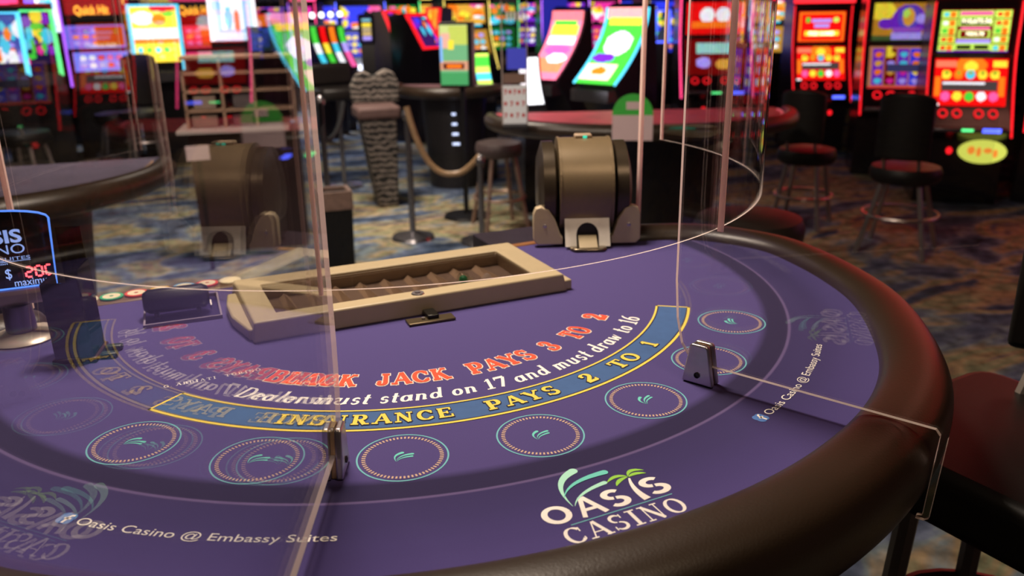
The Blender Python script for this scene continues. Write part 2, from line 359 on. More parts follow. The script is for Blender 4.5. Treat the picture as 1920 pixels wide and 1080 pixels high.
# rail
leather = mat('rail_leather', (0.030,0.017,0.009), 0.38, bump=0.10, bscale=350, spec=0.6, vary=0.15, vscale=8)
prof = [(-0.06,-0.35),(-0.05,0.0),(0.12,0.28),(0.45,0.42),(0.95,0.46),(1.45,0.40),(1.85,0.18),(2.08,-0.25),(2.08,-0.8),(1.95,-1.35),(1.6,-1.65),(0.9,-1.75),(0.2,-1.7),(-0.02,-1.4)]
def rail_mesh():
    mb = MB(); n = len(inner); k = len(prof); vs = []
    for i,p in enumerate(inner):
        a = inner[max(i-1,0)]; b = inner[min(i+1,n-1)]; t = (b-a).normalized(); nx, ny = t.y, -t.x
        e = min(i, n-1-i); sc = 0.55+0.45*min(1,(e+0.5)/4)**0.5 if e < 4 else 1
        for o_,z in prof:
            oo = 0.9+(o_*0.865-0.9)*sc; zz = -0.5+(z+0.5)*sc
            vs.append(((p.x+nx*oo)*S, (p.y+ny*oo)*S, Z0+zz*S))
    fs = [(i*k+j, i*k+(j+1)%k, (i+1)*k+(j+1)%k, (i+1)*k+j) for i in range(n-1) for j in range(k)]
    fs += [tuple(range(k-1,-1,-1)), tuple(range((n-1)*k, n*k))]
    return mb.add(vs, fs)
rail = rail_mesh().build('padded_rail', leather, table, smooth=True)
ss = rail.modifiers.new('sub', 'SUBSURF'); ss.levels = 1; ss.render_levels = 2
# dealer side trim, shuffler shelf, apron, pedestal
wood = mat('trim_wood', (0.30,0.13,0.05), 0.35, vary=0.3, vscale=60)
MB().box(-10.3*S, -4.6*S, 3.1*S, 4.3*S, Z0-0.04, Z0+0.002).build('wood_trim', mat('brown_trim', (0.16,0.095,0.06), 0.4, vary=0.2, vscale=40), table, bevel=0.004)
MB().box(-4.6*S, 10.3*S, 3.1*S, 3.45*S, Z0-0.04, Z0+0.003).build('wood_trim', wood, table, bevel=0.003)
MB().box(5.6*S, 11.4*S, 3.45*S, 6.6*S, Z0-0.045, Z0-0.012).build('side_shelf', mat('dark_laminate', (0.03,0.022,0.035), 0.45, vary=0.2), table, bevel=0.003)
black = mat('black_laminate', (0.012,0.010,0.011), 0.5, vary=0.2)
ap = [(p.x*S*0.93, p.y*S*0.93) for p in inner][::3] + [(9.6*S,2.9*S),(-9.6*S,2.9*S)]
MB().prism(ap, Z0-0.17, Z0-0.03).build('apron', black, table)
MB().frustum([(-0.34,-0.42),(0.34,-0.42),(0.30,-0.02),(-0.30,-0.02)], 0.06, [(-0.26,-0.42),(0.26,-0.42),(0.24,-0.04),(-0.24,-0.04)], Z0-0.17).build('pedestal', black, table, bevel=0.01)
MB().box(-0.42,0.42,-0.55,0.06,0,0.06).build('base_plate', black, table, bevel=0.01)

# printed layout
red = mat('print_red', (0.90,0.085,0.035), 0.85); cream = mat('print_cream', (0.90,0.72,0.62), 0.85); white = mat('print_white', (0.95,0.90,0.86), 0.85)
yellow = mat('print_yellow', (0.85,0.66,0.10), 0.85); pblue = mat('print_blue', (0.045,0.115,0.30), 0.85, vary=0.15, vscale=60)
cyan = mat('print_cyan', (0.16,0.48,0.55), 0.85); teal = mat('print_teal', (0.15,0.62,0.55), 0.85); aqua = mat('print_aqua', (0.42,0.80,0.66), 0.85); green = mat('print_green', (0.30,0.62,0.07), 0.85)
copper = mat('print_copper', (0.62,0.42,0.30), 0.85); dnavy = mat('print_navy', (0.02,0.015,0.05), 0.85)
ZL = [Z0+0.0003*i for i in range(8)]
def ring_sector(mb, r0_, r1_, a0, a1, z, n=60, cx=0, cy=0):
    vs = []
    for i in range(n+1):
        a = math.radians(a0+(a1-a0)*i/n)
        for r in (r0_, r1_): vs.append(((cx+r*math.sin(a))*S, (cy-r*math.cos(a))*S, z))
    return mb.add(vs, [(2*i, 2*i+1, 2*i+3, 2*i+2) for i in range(n)])
ins = ring_sector(MB(), 8.83, 9.79, -53.8, 53.8, ZL[1]).build('insurance_band', pblue, table)
mb = MB()
ring_sector(mb, 8.78, 8.84, -54.2, 54.2, ZL[2]); ring_sector(mb, 9.77, 9.85, -54.2, 54.2, ZL[2]); ring_sector(mb, 8.78, 9.85, -54.2, -53.8, ZL[2], 2); ring_sector(mb, 8.78, 9.85, 53.8, 54.2, ZL[2], 2)
mb.build('band_border', yellow, ins)
mb = MB(); ring_sector(mb, 8.84, 8.875, -53.8, 53.8, ZL[2]); ring_sector(mb, 9.73, 9.77, -53.8, 53.8, ZL[2]); mb.build('band_outline', dnavy, ins)
words = [('BLACK',-44.2,-24.3),('JACK',-20.6,-4.9),('PAYS',-1.0,15.6),('3',19.4,23.0),('TO',27.9,35.5),('2',41.6,45.6)]
def words_on_arc(words, nm, R, cap, thick, thin, mo, oo, zo, mf, zf, sp):
    for t,a,b in words:
        mb = MB(); arc_text(mb, t, R, cap, a, b, zf, thick, thin, 0.0, sp=sp); p = mb.build(nm, mf, table)
        mb = MB(); arc_text(mb, t, R, cap, a, b, zo, thick, thin, oo, sp=sp); mb.build('word_outline', mo, p)
words_on_arc(words, 'payout_word', 7.42, 0.70, 0.25, 0.12, cream, 0.055, ZL[1], red, ZL[3], .08)
mb = MB(); arc_text(mb, 'Dealer must stand on 17 and must draw to 16', 8.45, 0.60, -45.6, 46.2, ZL[1], 0.19, 0.07, 0.0, sp=.05, space=.42, shear=0.22); mb.build('rule_lettering', white, table)
words = [('INSURANCE',-34.2,-8.0),('PAYS',-3.4,9.4),('2',14.0,17.0),('TO',21.3,28.6),('1',32.6,34.8)]
words_on_arc(words, 'insurance_word', 9.55, 0.50, 0.23, 0.11, dnavy, 0.05, ZL[3], yellow, ZL[4], .16)
def tapered(mb, P, w0, w1, z, f, n=14, cap=True, mid=None):
    z = z + 1.5e-5*(len(mb.f) % 9)
    """tapered curved blade through bezier P"""
    pts=[]; ws=[]
    for i in range(n+1):
        t=i/n; x=(1-t)**2*P[0][0]+2*t*(1-t)*P[1][0]+t*t*P[2][0]; y=(1-t)**2*P[0][1]+2*t*(1-t)*P[1][1]+t*t*P[2][1]
        pts.append((x,y)); wv = w0+(w1-w0)*t
        if mid: wv = mid*math.sin(PI*min(1,t*1.0))**0.8+0.01
        ws.append(wv)
    if cap:
        dx=pts[-1][0]-pts[-2][0]; dy=pts[-1][1]-pts[-2][1]; l=math.hypot(dx,dy); r=w1/2
        for k in range(1,6):
            a=k/5*PI/2; pts.append((pts[n][0]+dx/l*r*math.sin(a), pts[n][1]+dy/l*r*math.sin(a))); ws.append(max(w1*math.cos(a),0.002))
    strip(mb, pts, ws, 0, f, z)
def leaf_mark(mb, f, z, k=1.0):
    tapered(mb, [(-.35,-.42),(-.58,.22),(-.02,.42)], .01*k, .20*k, z, f)
    tapered(mb, [(-.33,-.30),(-.15,.20),(.50,.22)], .01*k, .17*k, z, f)
    tapered(mb, [(-.31,-.42),(-.18,-.05),(.48,-.02)], .01*k, .13*k, z, f)
for i in range(7):
    a = math.radians((i-3)*16.16); cx, cy = 11.13*math.sin(a), -11.13*math.cos(a)
    c = ring_sector(MB(), 0.963, 1.0, 0, 360, ZL[1], 72, cx, cy).build('betting_circle', cyan, table)
    if i in (0,1): c['label'] = 'cyan betting circle seen through the left divider'
    mb = MB()
    for k in range(64):
        b = 360*k/64; ring_sector(mb, 0.80, 0.885, b, b+2.7, ZL[1], 2, cx, cy)
    mb.build('tick_ring', copper, c)
    mb = MB()
    leaf_mark(mb, lambda x,y,a=a,cx=cx,cy=cy: ((cx+(x*math.cos(a)-y*math.sin(a))*.42)*S, (cy+(x*math.sin(a)+y*math.cos(a))*.42)*S), ZL[1])
    mb.build('leaf_mark', teal, c)
# logo
idf = lambda x,y: (x*S, y*S)
mb = MB()
def gl(ch, x0, x1, y0, cap, th, tn, serif, z=ZL[1]):
    sx = (x1-x0)/G[ch][0]; glyph(mb, ch, th, tn, 0, lambda x,y: ((x0+x*sx)*S, (y0+y*cap)*S), z, serif)
gl('O', -1.46, -0.82, -14.36, 0.54, .20, .19, False)
gl('A', -0.78, -0.12, -14.40, 0.64, .17, .14, False)
gl('S', -0.12, 0.46, -14.36, 0.57, .22, .17, False)
gl('S', 0.80, 1.42, -14.32, 0.58, .22, .17, False)
tapered(mb, [(0.80,-13.58),(0.62,-13.95),(0.72,-14.38)], 0.04, 0.17, ZL[1], idf, cap=False)
tx = 'CASINO'; flat_text(mb, tx, -1.36, -15.06, 1.28, 0.50, ZL[1], .17, .06, sp=.10)
logo = mb.build('table_logo', white, table)
mb = MB(); strip(mb, [(-1.05,-14.50),(1.25,-14.44)], [.025,.025], 0, idf, ZL[1]); mb.build('logo_underline', cyan, logo)
mb = MB(); tapered(mb, [(-.72,-13.97),(-.78,-13.05),(-.10,-12.83)], .01, .20, ZL[1], idf); tapered(mb, [(-.68,-13.98),(-.45,-13.60),(.26,-13.50)], .01, .12, ZL[1], idf); mb.build('logo_leaf', aqua, logo)
mb = MB(); tapered(mb, [(-.72,-13.62),(-.42,-13.14),(.46,-13.16)], .01, .16, ZL[2], idf); mb.build('logo_leaf', teal, logo)
mb = MB()
for P in ([(.80,-13.50),(.60,-13.30),(.32,-13.52)],[(.80,-13.52),(.55,-13.52),(.42,-13.72)],[(.82,-13.50),(.95,-13.22),(1.24,-13.44)],[(.82,-13.53),(1.0,-13.42),(1.22,-13.56)]):
    tapered(mb, P, 0, 0, ZL[1], idf, cap=False, mid=0.085)
mb.build('logo_palm', green, logo)
# "Oasis Casino @ Embassy Suites" on both sides
vs, fs = font_mesh('Oasis Casino @ Embassy Suites', 0.0)
x0 = min(v[0] for v in vs); x1 = max(v[0] for v in vs)
for a0, a1, R in ((-42.6,-21.4,14.03),(22.5,43.3,13.72)):
    sc = math.radians(a1-a0)*R/(x1-x0)
    out = []
    for v in vs:
        a = math.radians(a0)+(v[0]-x0)*sc/R; rr = R-v[1]*sc*0.80; out.append((rr*math.sin(a)*S, -rr*math.cos(a)*S, ZL[2]))
    t = MB().add(out, fs).build('side_lettering', white, table)
    b = math.radians(a0-1.15); mb = MB(); rr = R-0.11
    f = lambda x,y,b=b,rr=rr: (((rr-y)*math.sin(b)+x*math.cos(b))*S, (-(rr-y)*math.cos(b)+x*math.sin(b))*S)
    mb.add([(*f(.16*math.cos(A)*(1+.25*abs(math.sin(2*A))), .16*math.sin(A)*(1+.25*abs(math.sin(2*A)))), ZL[1]) for A in [2*PI*k/24 for k in range(24)]], [tuple(range(24))])
    bd = mb.build('social_badge', mat('badge_blue', (0.08,0.20,0.55), 0.8), t)
    mb = MB(); strip(mb, [(.02,-.15),(.02,.04),(.05,.10),(.11,.11)], [.06,.06,.05,.05], 0, f, ZL[2]); strip(mb, [(-.05,.0),(.10,.0)], [.045,.045], 0, f, ZL[2]); mb.build('badge_letter', white, t)
mb = MB(); flat_text(mb, 'G. ABBIATI   TORINO', -7.55, -4.62, -5.1, 0.16, ZL[1], .13, .07, sp=.22, space=.45); mb.build('maker_lettering', white, table)

# ------------------------------------------------------------------ acrylic dividers and shield
acr = sheet_mat('acrylic', (0.985,0.985,0.985), 0.062); acr2 = sheet_mat('acrylic_shield', (0.975,0.972,0.975))
aedge = bpy.data.materials.new('acrylic_edge'); aedge.use_nodes = True; _n = aedge.node_tree; _n.nodes.clear()
_o = _n.nodes.new('ShaderNodeOutputMaterial'); _m = _n.nodes.new('ShaderNodeAddShader'); _d = _n.nodes.new('ShaderNodeBsdfDiffuse'); _t = _n.nodes.new('ShaderNodeBsdfTranslucent')
_d.inputs[0].default_value = (0.85,0.72,0.66,1); _t.inputs[0].default_value = (0.55,0.42,0.40,1)  # cream colour imitates light piped through to the clear edges
_n.links.new(_d.outputs[0], _m.inputs[0]); _n.links.new(_t.outputs[0], _m.inputs[1]); _n.links.new(_m.outputs[0], _o.inputs[0])
darkedge = sheet_mat('clear_edge', (0.88,0.88,0.9), 0.08, 0.1)
metal = mat('brushed_steel', (0.55,0.50,0.52), 0.32, metal=0.9, vary=0.1, vscale=90)
def divider(ang, outline, label, open_pts, rounded):
    root = empty('acrylic_divider', (0,0,0), math.radians(ang), label, 'divider', )
    th = 0.0056
    # outline in (R, z) ; panel lies in local x = 0 plane, R along -y
    n = len(outline)
    mb = MB()
    a = [(-th/2, -R*S, Z0+z*S) for R,z in outline]; b = [(th/2, -R*S, Z0+z*S) for R,z in outline]
    mb.add(a+b, [tuple(range(n)), tuple(range(2*n-1, n-1, -1))])
    p = mb.build('panel', acr, root)
    mb = MB()
    for i in open_pts:
        j = (i+1) % n
        mb.add([a[i],a[j],b[j],b[i]], [(0,1,2,3)])
    mb.build('polished_edge', aedge, p)
    return root
inn = [(11.6,0.52),(11.25,0.6),(10.98,0.95),(10.82,1.6),(10.74,2.6)]
out1 = inn[:]+[(10.72,14.0),(25.4,14.0),(25.4,0.52)]
div1 = divider(-23.0, out1, 'clear acrylic divider at left, standing between betting circles, mirroring the layout lettering', [0,1,2,3,4,7], False)
hook = [(17.10,-1.62),(17.04,-1.56),(17.12,-1.5),(17.27,0.35),(17.2,0.5)]
rc = [(17.3-1.0+1.0*math.cos(a), 8.2+1.0*math.sin(a)) for a in [PI/2, PI/3, PI/6, 0]]
out2 = inn[:]+[(10.72,9.25)]+rc+[(17.36,0.4),(17.24,-1.62),(17.14,-1.70),(16.98,-1.70),(16.98,-1.62),(17.10,-1.58),(17.20,0.40),(17.10,0.52)]
div2 = divider(25.0, out2, 'clear acrylic divider at right, crossing the rail beside the silver clamp', [0,1,2,3,4]+[10,11,12,13,14,15,16,17], True)
def clamp(ang, label, d):
    a = math.radians(ang)
    root = empty('divider_clamp', (11.55*S*math.sin(a), -11.55*S*math.cos(a), Z0+0.0012), a, label, 'clamp', 'clamps holding the dividers')
    def plate(x0, x1, w0, w1): # trapezoid in the plane of the divider
        h = 1.06*S
        p = [(-w0*S/2,0),(w0*S/2,0),(w1*S/2,h*.94),(w1*S/2-0.003,h),(-w1*S/2+0.003,h),(-w1*S/2,h*.94)]
        return MB().prismx([(y,z) for y,z in p], x0, x1)
    plate(-0.0105,-0.0026,.86,.52).build('side_plate', metal, root, bevel=0.0022, seg=3)
    plate(0.0026,0.0105,.86,.52).build('side_plate', metal, root, bevel=0.0022, seg=3)
    plate(-0.0024,0.0024,.70,.36).build('core', mat('brass_core', (0.65,0.45,0.2), 0.3, metal=0.9), root)
    for sx in (-1,1):
        mb = MB().lathe([(0.0,-0.0),(0.0036,0.0),(0.0042,0.0012),(0.0030,0.0016)], n=16)
        mb.xf(Matrix.Translation((sx*0.0106,0,0.013)) @ Matrix.Rotation(sx*PI/2,4,'Y')); mb.build('screw', mat('black_screw', (0.01,0.01,0.01), 0.4), root)
    return root
clamp(-23.0, 'silver clamp gripping the left acrylic divider, between two betting circles', 1)
clamp(25.0, 'silver clamp with black screw gripping the right acrylic divider', 1)
# curved shield
shield = empty('curved_shield', (0,0,0), 0, 'clear curved acrylic shield hanging around the dealer area above the felt', 'shield')
def shell(R0, R1, z0, z1, a0, a1, n):
    mb = MB(); vs = []
    for i in range(n+1):
        a = math.radians(a0+(a1-a0)*i/n)
        for R in (R0,R1):
            for z in (z0,z1): vs.append((R*S*math.sin(a), -R*S*math.cos(a), Z0+z*S))
    side = [(4*i, 4*i+1, 4*i+5, 4*i+4) for i in range(n)] + [(4*i+2, 4*i+6, 4*i+7, 4*i+3) for i in range(n)]
    bot = [(4*i, 4*i+4, 4*i+6, 4*i+2) for i in range(n)]
    return vs, side, bot
vs, side, bot = shell(11.68, 11.72, 4.05, 14.0, -97, 97, 160)
MB().add(vs, side).build('curved_panel', acr2, shield, smooth=True)
MB().add(vs, bot).build('polished_edge', aedge, shield)
for a in (-97,97): 
    v, s_, b_ = shell(11.64, 11.75, 4.05, 14.0, a-0.15, a+0.15, 1); MB().add(v, s_+b_+[(0,1,3,2),(4,6,7,5)]).build('end_edge', aedge, shield)
for a in (-109,102.8):
    v, s_, b_ = shell(11.62, 11.78, 0.02, 14.0, a-0.3, a+0.3, 1); MB().add(v, s_+b_+[(0,1,3,2),(4,6,7,5)]).build('support_leg', aedge, shield)
for a in (-23.0,25.0):     # joint strips where the shield meets the dividers
    v, s_, b_ = shell(11.74, 11.88, 4.0, 14.0, a+0.15, a+0.42, 1); MB().add(v, s_+b_+[(0,1,3,2),(4,6,7,5)]).build('joint_strip', aedge, shield)

# ------------------------------------------------------------------ chip tray
tan_ = mat('tan_paint', (0.50,0.40,0.25), 0.42, vary=0.06, vscale=40, spec=0.4)
tray = empty('chip_tray', (0.1*S,-0.6*S,Z0), 0, 'tan locked chip tray with clear lid window, on the felt at the dealer side', 'chip tray')
def R_(x0,x1,y0,y1): return [(x0*S,y0*S),(x1*S,y0*S),(x1*S,y1*S),(x0*S,y1*S)]
def framebox(mb, o0, i0, z0, o1, i1, z1):
    # outer/inner rectangles at two heights
    n = 4
    vs = [(x,y,z0*S) for x,y in o0]+[(x,y,z0*S) for x,y in i0]+[(x,y,z1*S) for x,y in o1]+[(x,y,z1*S) for x,y in i1]
    fs = []
    for i in range(4):
        j=(i+1)%4
        fs += [(i,j,8+j,8+i),(4+i,12+i,12+j,4+j),(8+i,8+j,12+j,12+i),(i,4+i,4+j,j)]
    return mb.add(vs, fs)
mb = framebox(MB(), R_(-5.1,5.2,-2.0,2.6), R_(-4.3,4.25,-1.35,1.75), 0.0, R_(-5.0,5.08,-1.95,2.5), R_(-4.25,4.2,-1.3,1.7), 0.62)
lid = mb.build('lid_frame', tan_, tray, bevel=0.0035, seg=3)
MB().prism([(-5.45*S,0.9*S),(-5.45*S,-0.3*S),(-5.15*S,-1.75*S),(-4.9*S,-1.75*S),(-4.9*S,1.9*S),(-5.3*S,1.9*S)], 0, 0.36*S).build('base_flange', tan_, tray, bevel=0.003)
MB().prism([(4.9*S,-1.9*S),(5.42*S,-1.9*S),(5.42*S,1.6*S),(5.0*S,2.3*S),(4.9*S,2.3*S)], 0, 0.36*S).build('base_flange', tan_, tray, bevel=0.003)
MB().box(-4.32*S,4.27*S,-1.37*S,1.77*S,0.50*S,0.54*S).build('lid_window', sheet_mat('smoked_window', (0.80,0.76,0.76), 0.05, 0.04), tray)
traym = mat('tray_plastic', (0.34,0.27,0.20), 0.5, vary=0.15)
MB().box(-4.3*S,4.25*S,-1.35*S,1.75*S,0.002,0.05*S).build('tray_floor', traym, tray)
for k in range(9):
    x = -3.75+k*0.86
    MB().add([(x*S,-1.3*S,0.03*S),((x+.42)*S,-1.3*S,0.03*S),((x+.21)*S,-1.3*S,0.44*S),(x*S,1.6*S,0.03*S),((x+.42)*S,1.6*S,0.03*S),((x+.21)*S,1.6*S,0.20*S)],
             [(0,1,2),(3,5,4),(0,2,5,3),(1,4,5,2),(0,3,4,1)]).build('tray_ridge', mat('tray_ridge_plastic', (0.66,0.52,0.34), 0.45), tray)
mb = MB().lathe([(0,0.70*S),(0.10*S,0.70*S),(0.11*S,0.66*S),(0.19*S,0.66*S),(0.21*S,0.62*S)], 0.05*S, -1.65*S, 24); mb.build('lock', metal, tray, smooth=True)
glassm = sheet_mat('clear_glass', (0.9,0.93,0.9), 0.06, 0.0)
# things inside the tray
cup = empty('clear_ball', (2.35*S,-0.55*S,Z0+0.06*S), 0, 'small clear ball with a green centre inside the chip tray', 'ball')
def sphere(r, z, n=20, m=12, sq=1.0): return [(max(r*math.cos(a),0), z+sq*r*math.sin(a)) for a in [-PI/2+PI*i/m for i in range(m+1)]]
MB().lathe(sphere(0.23*S,0.23*S)).build('shell', glassm, cup, smooth=True)
MB().lathe(sphere(0.15*S,0.20*S)).build('green_centre', mat('green_plastic', (0.04,0.50,0.20), 0.4, vary=0.2), cup, smooth=True)
cone = MB().lathe([(0,0),(0.30*S,0.0),(0.27*S,0.08*S),(0.10*S,0.36*S),(0.04*S,0.40*S),(0,0.40*S)]).build('paper_cone', mat('cream_plastic', (0.75,0.66,0.52), 0.6, vary=0.1), None, smooth=True)
cone.location = (3.10*S,-0.85*S,Z0+0.06*S); tag(cone, 'small cream cone beside the clear ball inside the chip tray', 'cone')
latch = empty('tray_latch', (0.22*S,-3.15*S,Z0+0.001), math.radians(-3), 'dark metal latch plate on the felt in front of the chip tray', 'latch')
bz = mat('bronze_plate', (0.16,0.12,0.07), 0.35, metal=0.8, vary=0.2)
MB().box(-0.74*S,0.74*S,-0.27*S,0.22*S,0,0.07*S).build('plate', bz, latch, bevel=0.001)
MB().box(-0.10*S,0.26*S,-0.10*S,0.52*S,0.07*S,0.20*S).build('hasp', mat('black_metal', (0.02,0.018,0.015), 0.3, metal=0.6), latch, bevel=0.0015)
MB().lathe([(0.0,0.075*S),(0.05*S,0.075*S),(0.06*S,0.12*S),(0,0.12*S)], -0.22*S, 0.02*S, 12).build('rivet', metal, latch, smooth=True)

# ------------------------------------------------------------------ chips on the trim
cols = [('plain cream',(0.70,0.62,0.45)),('green-rimmed',(0.05,0.45,0.22)),('red-rimmed',(0.75,0.08,0.05)),('yellow-rimmed',(0.85,0.50,0.04)),('blue-rimmed',(0.12,0.40,0.70)),('red-rimmed',(0.70,0.05,0.05)),('plain cream',(0.70,0.62,0.45))]
place = ['nearest the red card holder','second from the red card holder','between green-rimmed and yellow-rimmed chips','behind the left end of the black paddle','behind the black paddle','behind the right end of the black paddle','nearest the chip tray']
for i in range(7):
    x, y = -9.42+0.765*i, 3.68
    c = empty('chip', (x*S,y*S,Z0+0.002), 0, '%s casino chip on the brown trim, %s' % (cols[i][0], place[i]), 'chip', 'chips along the trim')
    MB().lathe([(0,0),(0.36*S,0),(0.37*S,0.02*S),(0.37*S,0.06*S),(0.36*S,0.075*S),(0,0.075*S)], n=32).build('rim', mat('chip_%s_%d' % (cols[i][0].replace(' ','_').replace('-','_'), i), cols[i][1], 0.4), c)
    MB().lathe([(0,0.077*S),(0.28*S,0.077*S)], n=32).build('face', mat('chip_face', (0.82,0.72,0.50), 0.45, vary=0.1, vscale=200), c)
    if i not in (0,6): MB().lathe([(0,0.080*S),(0.07*S,0.080*S)], n=16).build('centre_mark', mat('chip_mark_%d' % i, tuple(q*.6 for q in cols[i][1]), 0.5), c)

# ------------------------------------------------------------------ cash slot and paddle
slot = empty('cash_slot_plate', (-6.6*S,1.35*S,Z0+0.0006), math.radians(-3), 'clear acrylic cash slot plate on the felt under the black paddle', 'slot plate')
MB().box(-1.15*S,1.15*S,-1.25*S,1.2*S,0,0.10*S).build('plate', sheet_mat('thick_acrylic', (0.90,0.88,0.93), 0.06), slot)
mb = framebox(MB(), R_(-1.15,1.15,-1.25,1.2), R_(-1.09,1.09,-1.19,1.14), 0.0, R_(-1.15,1.15,-1.25,1.2), R_(-1.09,1.09,-1.19,1.14), 0.104); mb.build('plate_edge', mat('acrylic_rim', (0.34,0.28,0.38), 0.2), slot)
MB().box(0.86*S,0.90*S,-0.12*S,0.42*S,0.105*S,0.11*S).box(0.70*S,0.86*S,0.12*S,0.16*S,0.105*S,0.11*S).build('slot_mark', white, slot)
pad = empty('cash_paddle', (-6.75*S,1.05*S,Z0+0.104*S+0.0008), math.radians(-3), 'black chunky cash paddle resting in the clear slot plate', 'paddle')
mb = MB(); r = 0.40; oc = [(r*S*math.cos(PI/8+i*PI/4), 0.42*S+r*S*math.sin(PI/8+i*PI/4)) for i in range(8)]
o2 = [(q[0]*.72, 0.42*S+(q[1]-0.42*S)*.72) for q in oc]
vs = []; 
for X, o_ in ((-0.98,o2),(-0.80,oc),(0.80,oc),(0.98,o2)): vs += [(X*S,y,z) for y,z in o_]
fs = [tuple(range(7,-1,-1)), tuple(range(24,32))] + [(k*8+i, k*8+(i+1)%8, k*8+8+(i+1)%8, k*8+8+i) for k in range(3) for i in range(8)]
blackp = mat('black_plastic', (0.006,0.006,0.007), 0.42, vary=0.2, spec=0.3)
mb.add(vs, fs).build('handle', blackp, pad, bevel=0.003)
for x in (-0.62,0.62): MB().box((x-.07)*S,(x+.07)*S,-0.40*S,0.1*S,0,0.12*S).build('foot', blackp, pad)

# ------------------------------------------------------------------ card shuffler
sp_ = Vector((9.05*S, 3.0*S, Z0)); sh_rot = math.radians(-23)
shuf = empty('card_shuffler', sp_, sh_rot, 'round bronze automatic card shuffler at the right corner of the dealer side', 'card shuffler')
bronze = mat('bronze_shell', (0.235,0.17,0.095), 0.34, metal=0.25, vary=0.08, vscale=20); dbronze = mat('dark_bronze', (0.075,0.055,0.035), 0.28, metal=0.5, vary=0.1)
def drum(x0, x1, ry, rz, cy, cz, n=40, a0=-40, a1=220, inset=0.0):
    pts = [(cy*S+ry*S*math.cos(math.radians(a0+(a1-a0)*i/n)), cz*S+rz*S*math.sin(math.radians(a0+(a1-a0)*i/n))) for i in range(n+1)]
    mb = MB(); k = len(pts); vs = []
    secs = [(x0,1-inset),(x0+(0.18 if inset else .01),1),(x1-(0.18 if inset else .01),1),(x1,1-inset)]
    for X,sc in secs: vs += [(X*S, cy*S+(y-cy*S)*sc, cz*S+(z-cz*S)*sc) for y,z in pts]
    fs = [tuple(range(k-1,-1,-1)), tuple(range(3*k,4*k))] + [(q*k+i, q*k+(i+1)%k, (q+1)*k+(i+1)%k, (q+1)*k+i) for q in range(3) for i in range(k)]
    return mb.add(vs, fs)
drum(-1.0,1.0,1.95,2.02,0.6,2.02,n=96).build('centre_drum', bronze, shuf, smooth=True)
drum(-1.85,-1.04,1.86,1.92,0.7,1.98,inset=0.30).build('side_housing', dbronze, shuf, smooth=True)
drum(1.04,1.85,1.86,1.92,0.7,1.98,inset=0.30).build('side_housing', dbronze, shuf, smooth=True)
for x in (-1.02,1.02): drum(x-.04,x+.04,1.99,2.06,0.6,2.02).build('seam_ring', bronze, shuf)
MB().box(-1.7*S,1.7*S,-0.6*S,2.2*S,0.0,0.9*S).build('base_block', mat('shuffler_black', (0.015,0.013,0.012), 0.4), shuf, bevel=0.006)
for s_ in (-1,1):
    P = [(0.95,0.12),(1.95,0.12),(2.12,0.3),(2.12,1.3),(2.02,1.55),(1.80,1.62),(1.50,1.50),(1.25,1.1),(1.02,0.45),(0.95,0.4)]
    if s_ < 0: P = [(-x,z) for x,z in P][::-1]
    n = len(P); mb = MB(); mb.add([(x*S,(-1.30+.10*z)*S,z*S) for x,z in P]+[(x*S,(-0.90+.10*z)*S,z*S) for x,z in P], [tuple(range(n)), tuple(range(2*n-1,n-1,-1))]+[(i,(i+1)%n,n+(i+1)%n,n+i) for i in range(n)])
    e = mb.build('front_ear', mat('ear_paint', (0.62,0.50,0.33), 0.4, metal=0.1, vary=0.06), shuf, bevel=0.004, seg=3)
    mb = MB().lathe([(0,0.03*S),(0.05*S,0.02*S),(0.08*S,0)], n=14); mb.xf(Matrix.Translation((s_*1.66*S,-1.215*S,0.86*S)) @ Matrix.Rotation(PI/2,4,'X')); mb.build('rivet', metal, e, smooth=True)
# face plate with arched opening, tongue and tray
def arch(xr, z0, z1, n=10): return [(xr*math.cos(a)*1.0, z1-xr+xr*math.sin(a)) for a in [PI*i/n for i in range(n+1)]]
A = arch(0.44, 0.05, 0.98)
outer = [(-0.88,0.12),(-0.88,1.30),(0.88,1.30),(0.88,0.12)]
P = [(0.88,0.12),(0.88,1.30),(-0.88,1.30),(-0.88,0.12),(-0.44,0.12)] + A[::-1] + [(0.44,0.12)]
n = len(P); ys = lambda z: (-1.72+0.50*z)
mb = MB()
half_l = [(-0.88,0.12),(-0.88,1.30),(0,1.30)] + [(-x,z) for x,z in A[:6]][::-1] + [(-0.44,0.12)]
for sgn in (1,-1):
    Q = [(x*sgn,z) for x,z in half_l]
    k = len(Q); mb.add([(x*S,ys(z)*S,z*S) for x,z in Q]+[(x*S,(ys(z)+0.10)*S,z*S) for x,z in Q], [tuple(range(k)), tuple(range(2*k-1,k-1,-1))]+[(i,(i+1)%k,k+(i+1)%k,k+i) for i in range(k)])
MBp = mb.build('face_plate', mat('steel_plate', (0.92,0.86,0.76), 0.34, metal=0.25, vary=0.15, vscale=60), shuf)
MB().box(-0.46*S,0.46*S,-1.22*S,-1.12*S,0.1*S,0.93*S).build('card_opening', mat('opening_black', (0.006,0.006,0.006), 0.6), shuf)
MB().prismx([(-1.95*S,0.16*S),(-1.35*S,0.50*S),(-1.3*S,0.50*S),(-1.3*S,0.12*S),(-1.95*S,0.12*S)], -0.36*S, 0.36*S).build('card_ramp', mat('ear_paint2', (0.50,0.40,0.25), 0.4), shuf, bevel=0.002)
MB().prism([(-0.72*S,-1.2*S),(-0.72*S,-1.85*S),(-0.55*S,-2.1*S),(0.55*S,-2.1*S),(0.72*S,-1.85*S),(0.72*S,-1.2*S)], 0.02*S, 0.14*S).build('front_lip', mat('lip_metal', (0.25,0.2,0.14), 0.2, metal=0.9), shuf, bevel=0.003)
MB().box(-0.35*S,0.35*S,0.4*S,0.9*S,4.0*S,4.18*S).build('top_button', mat('button_tan', (0.45,0.33,0.22), 0.4), shuf, bevel=0.003)
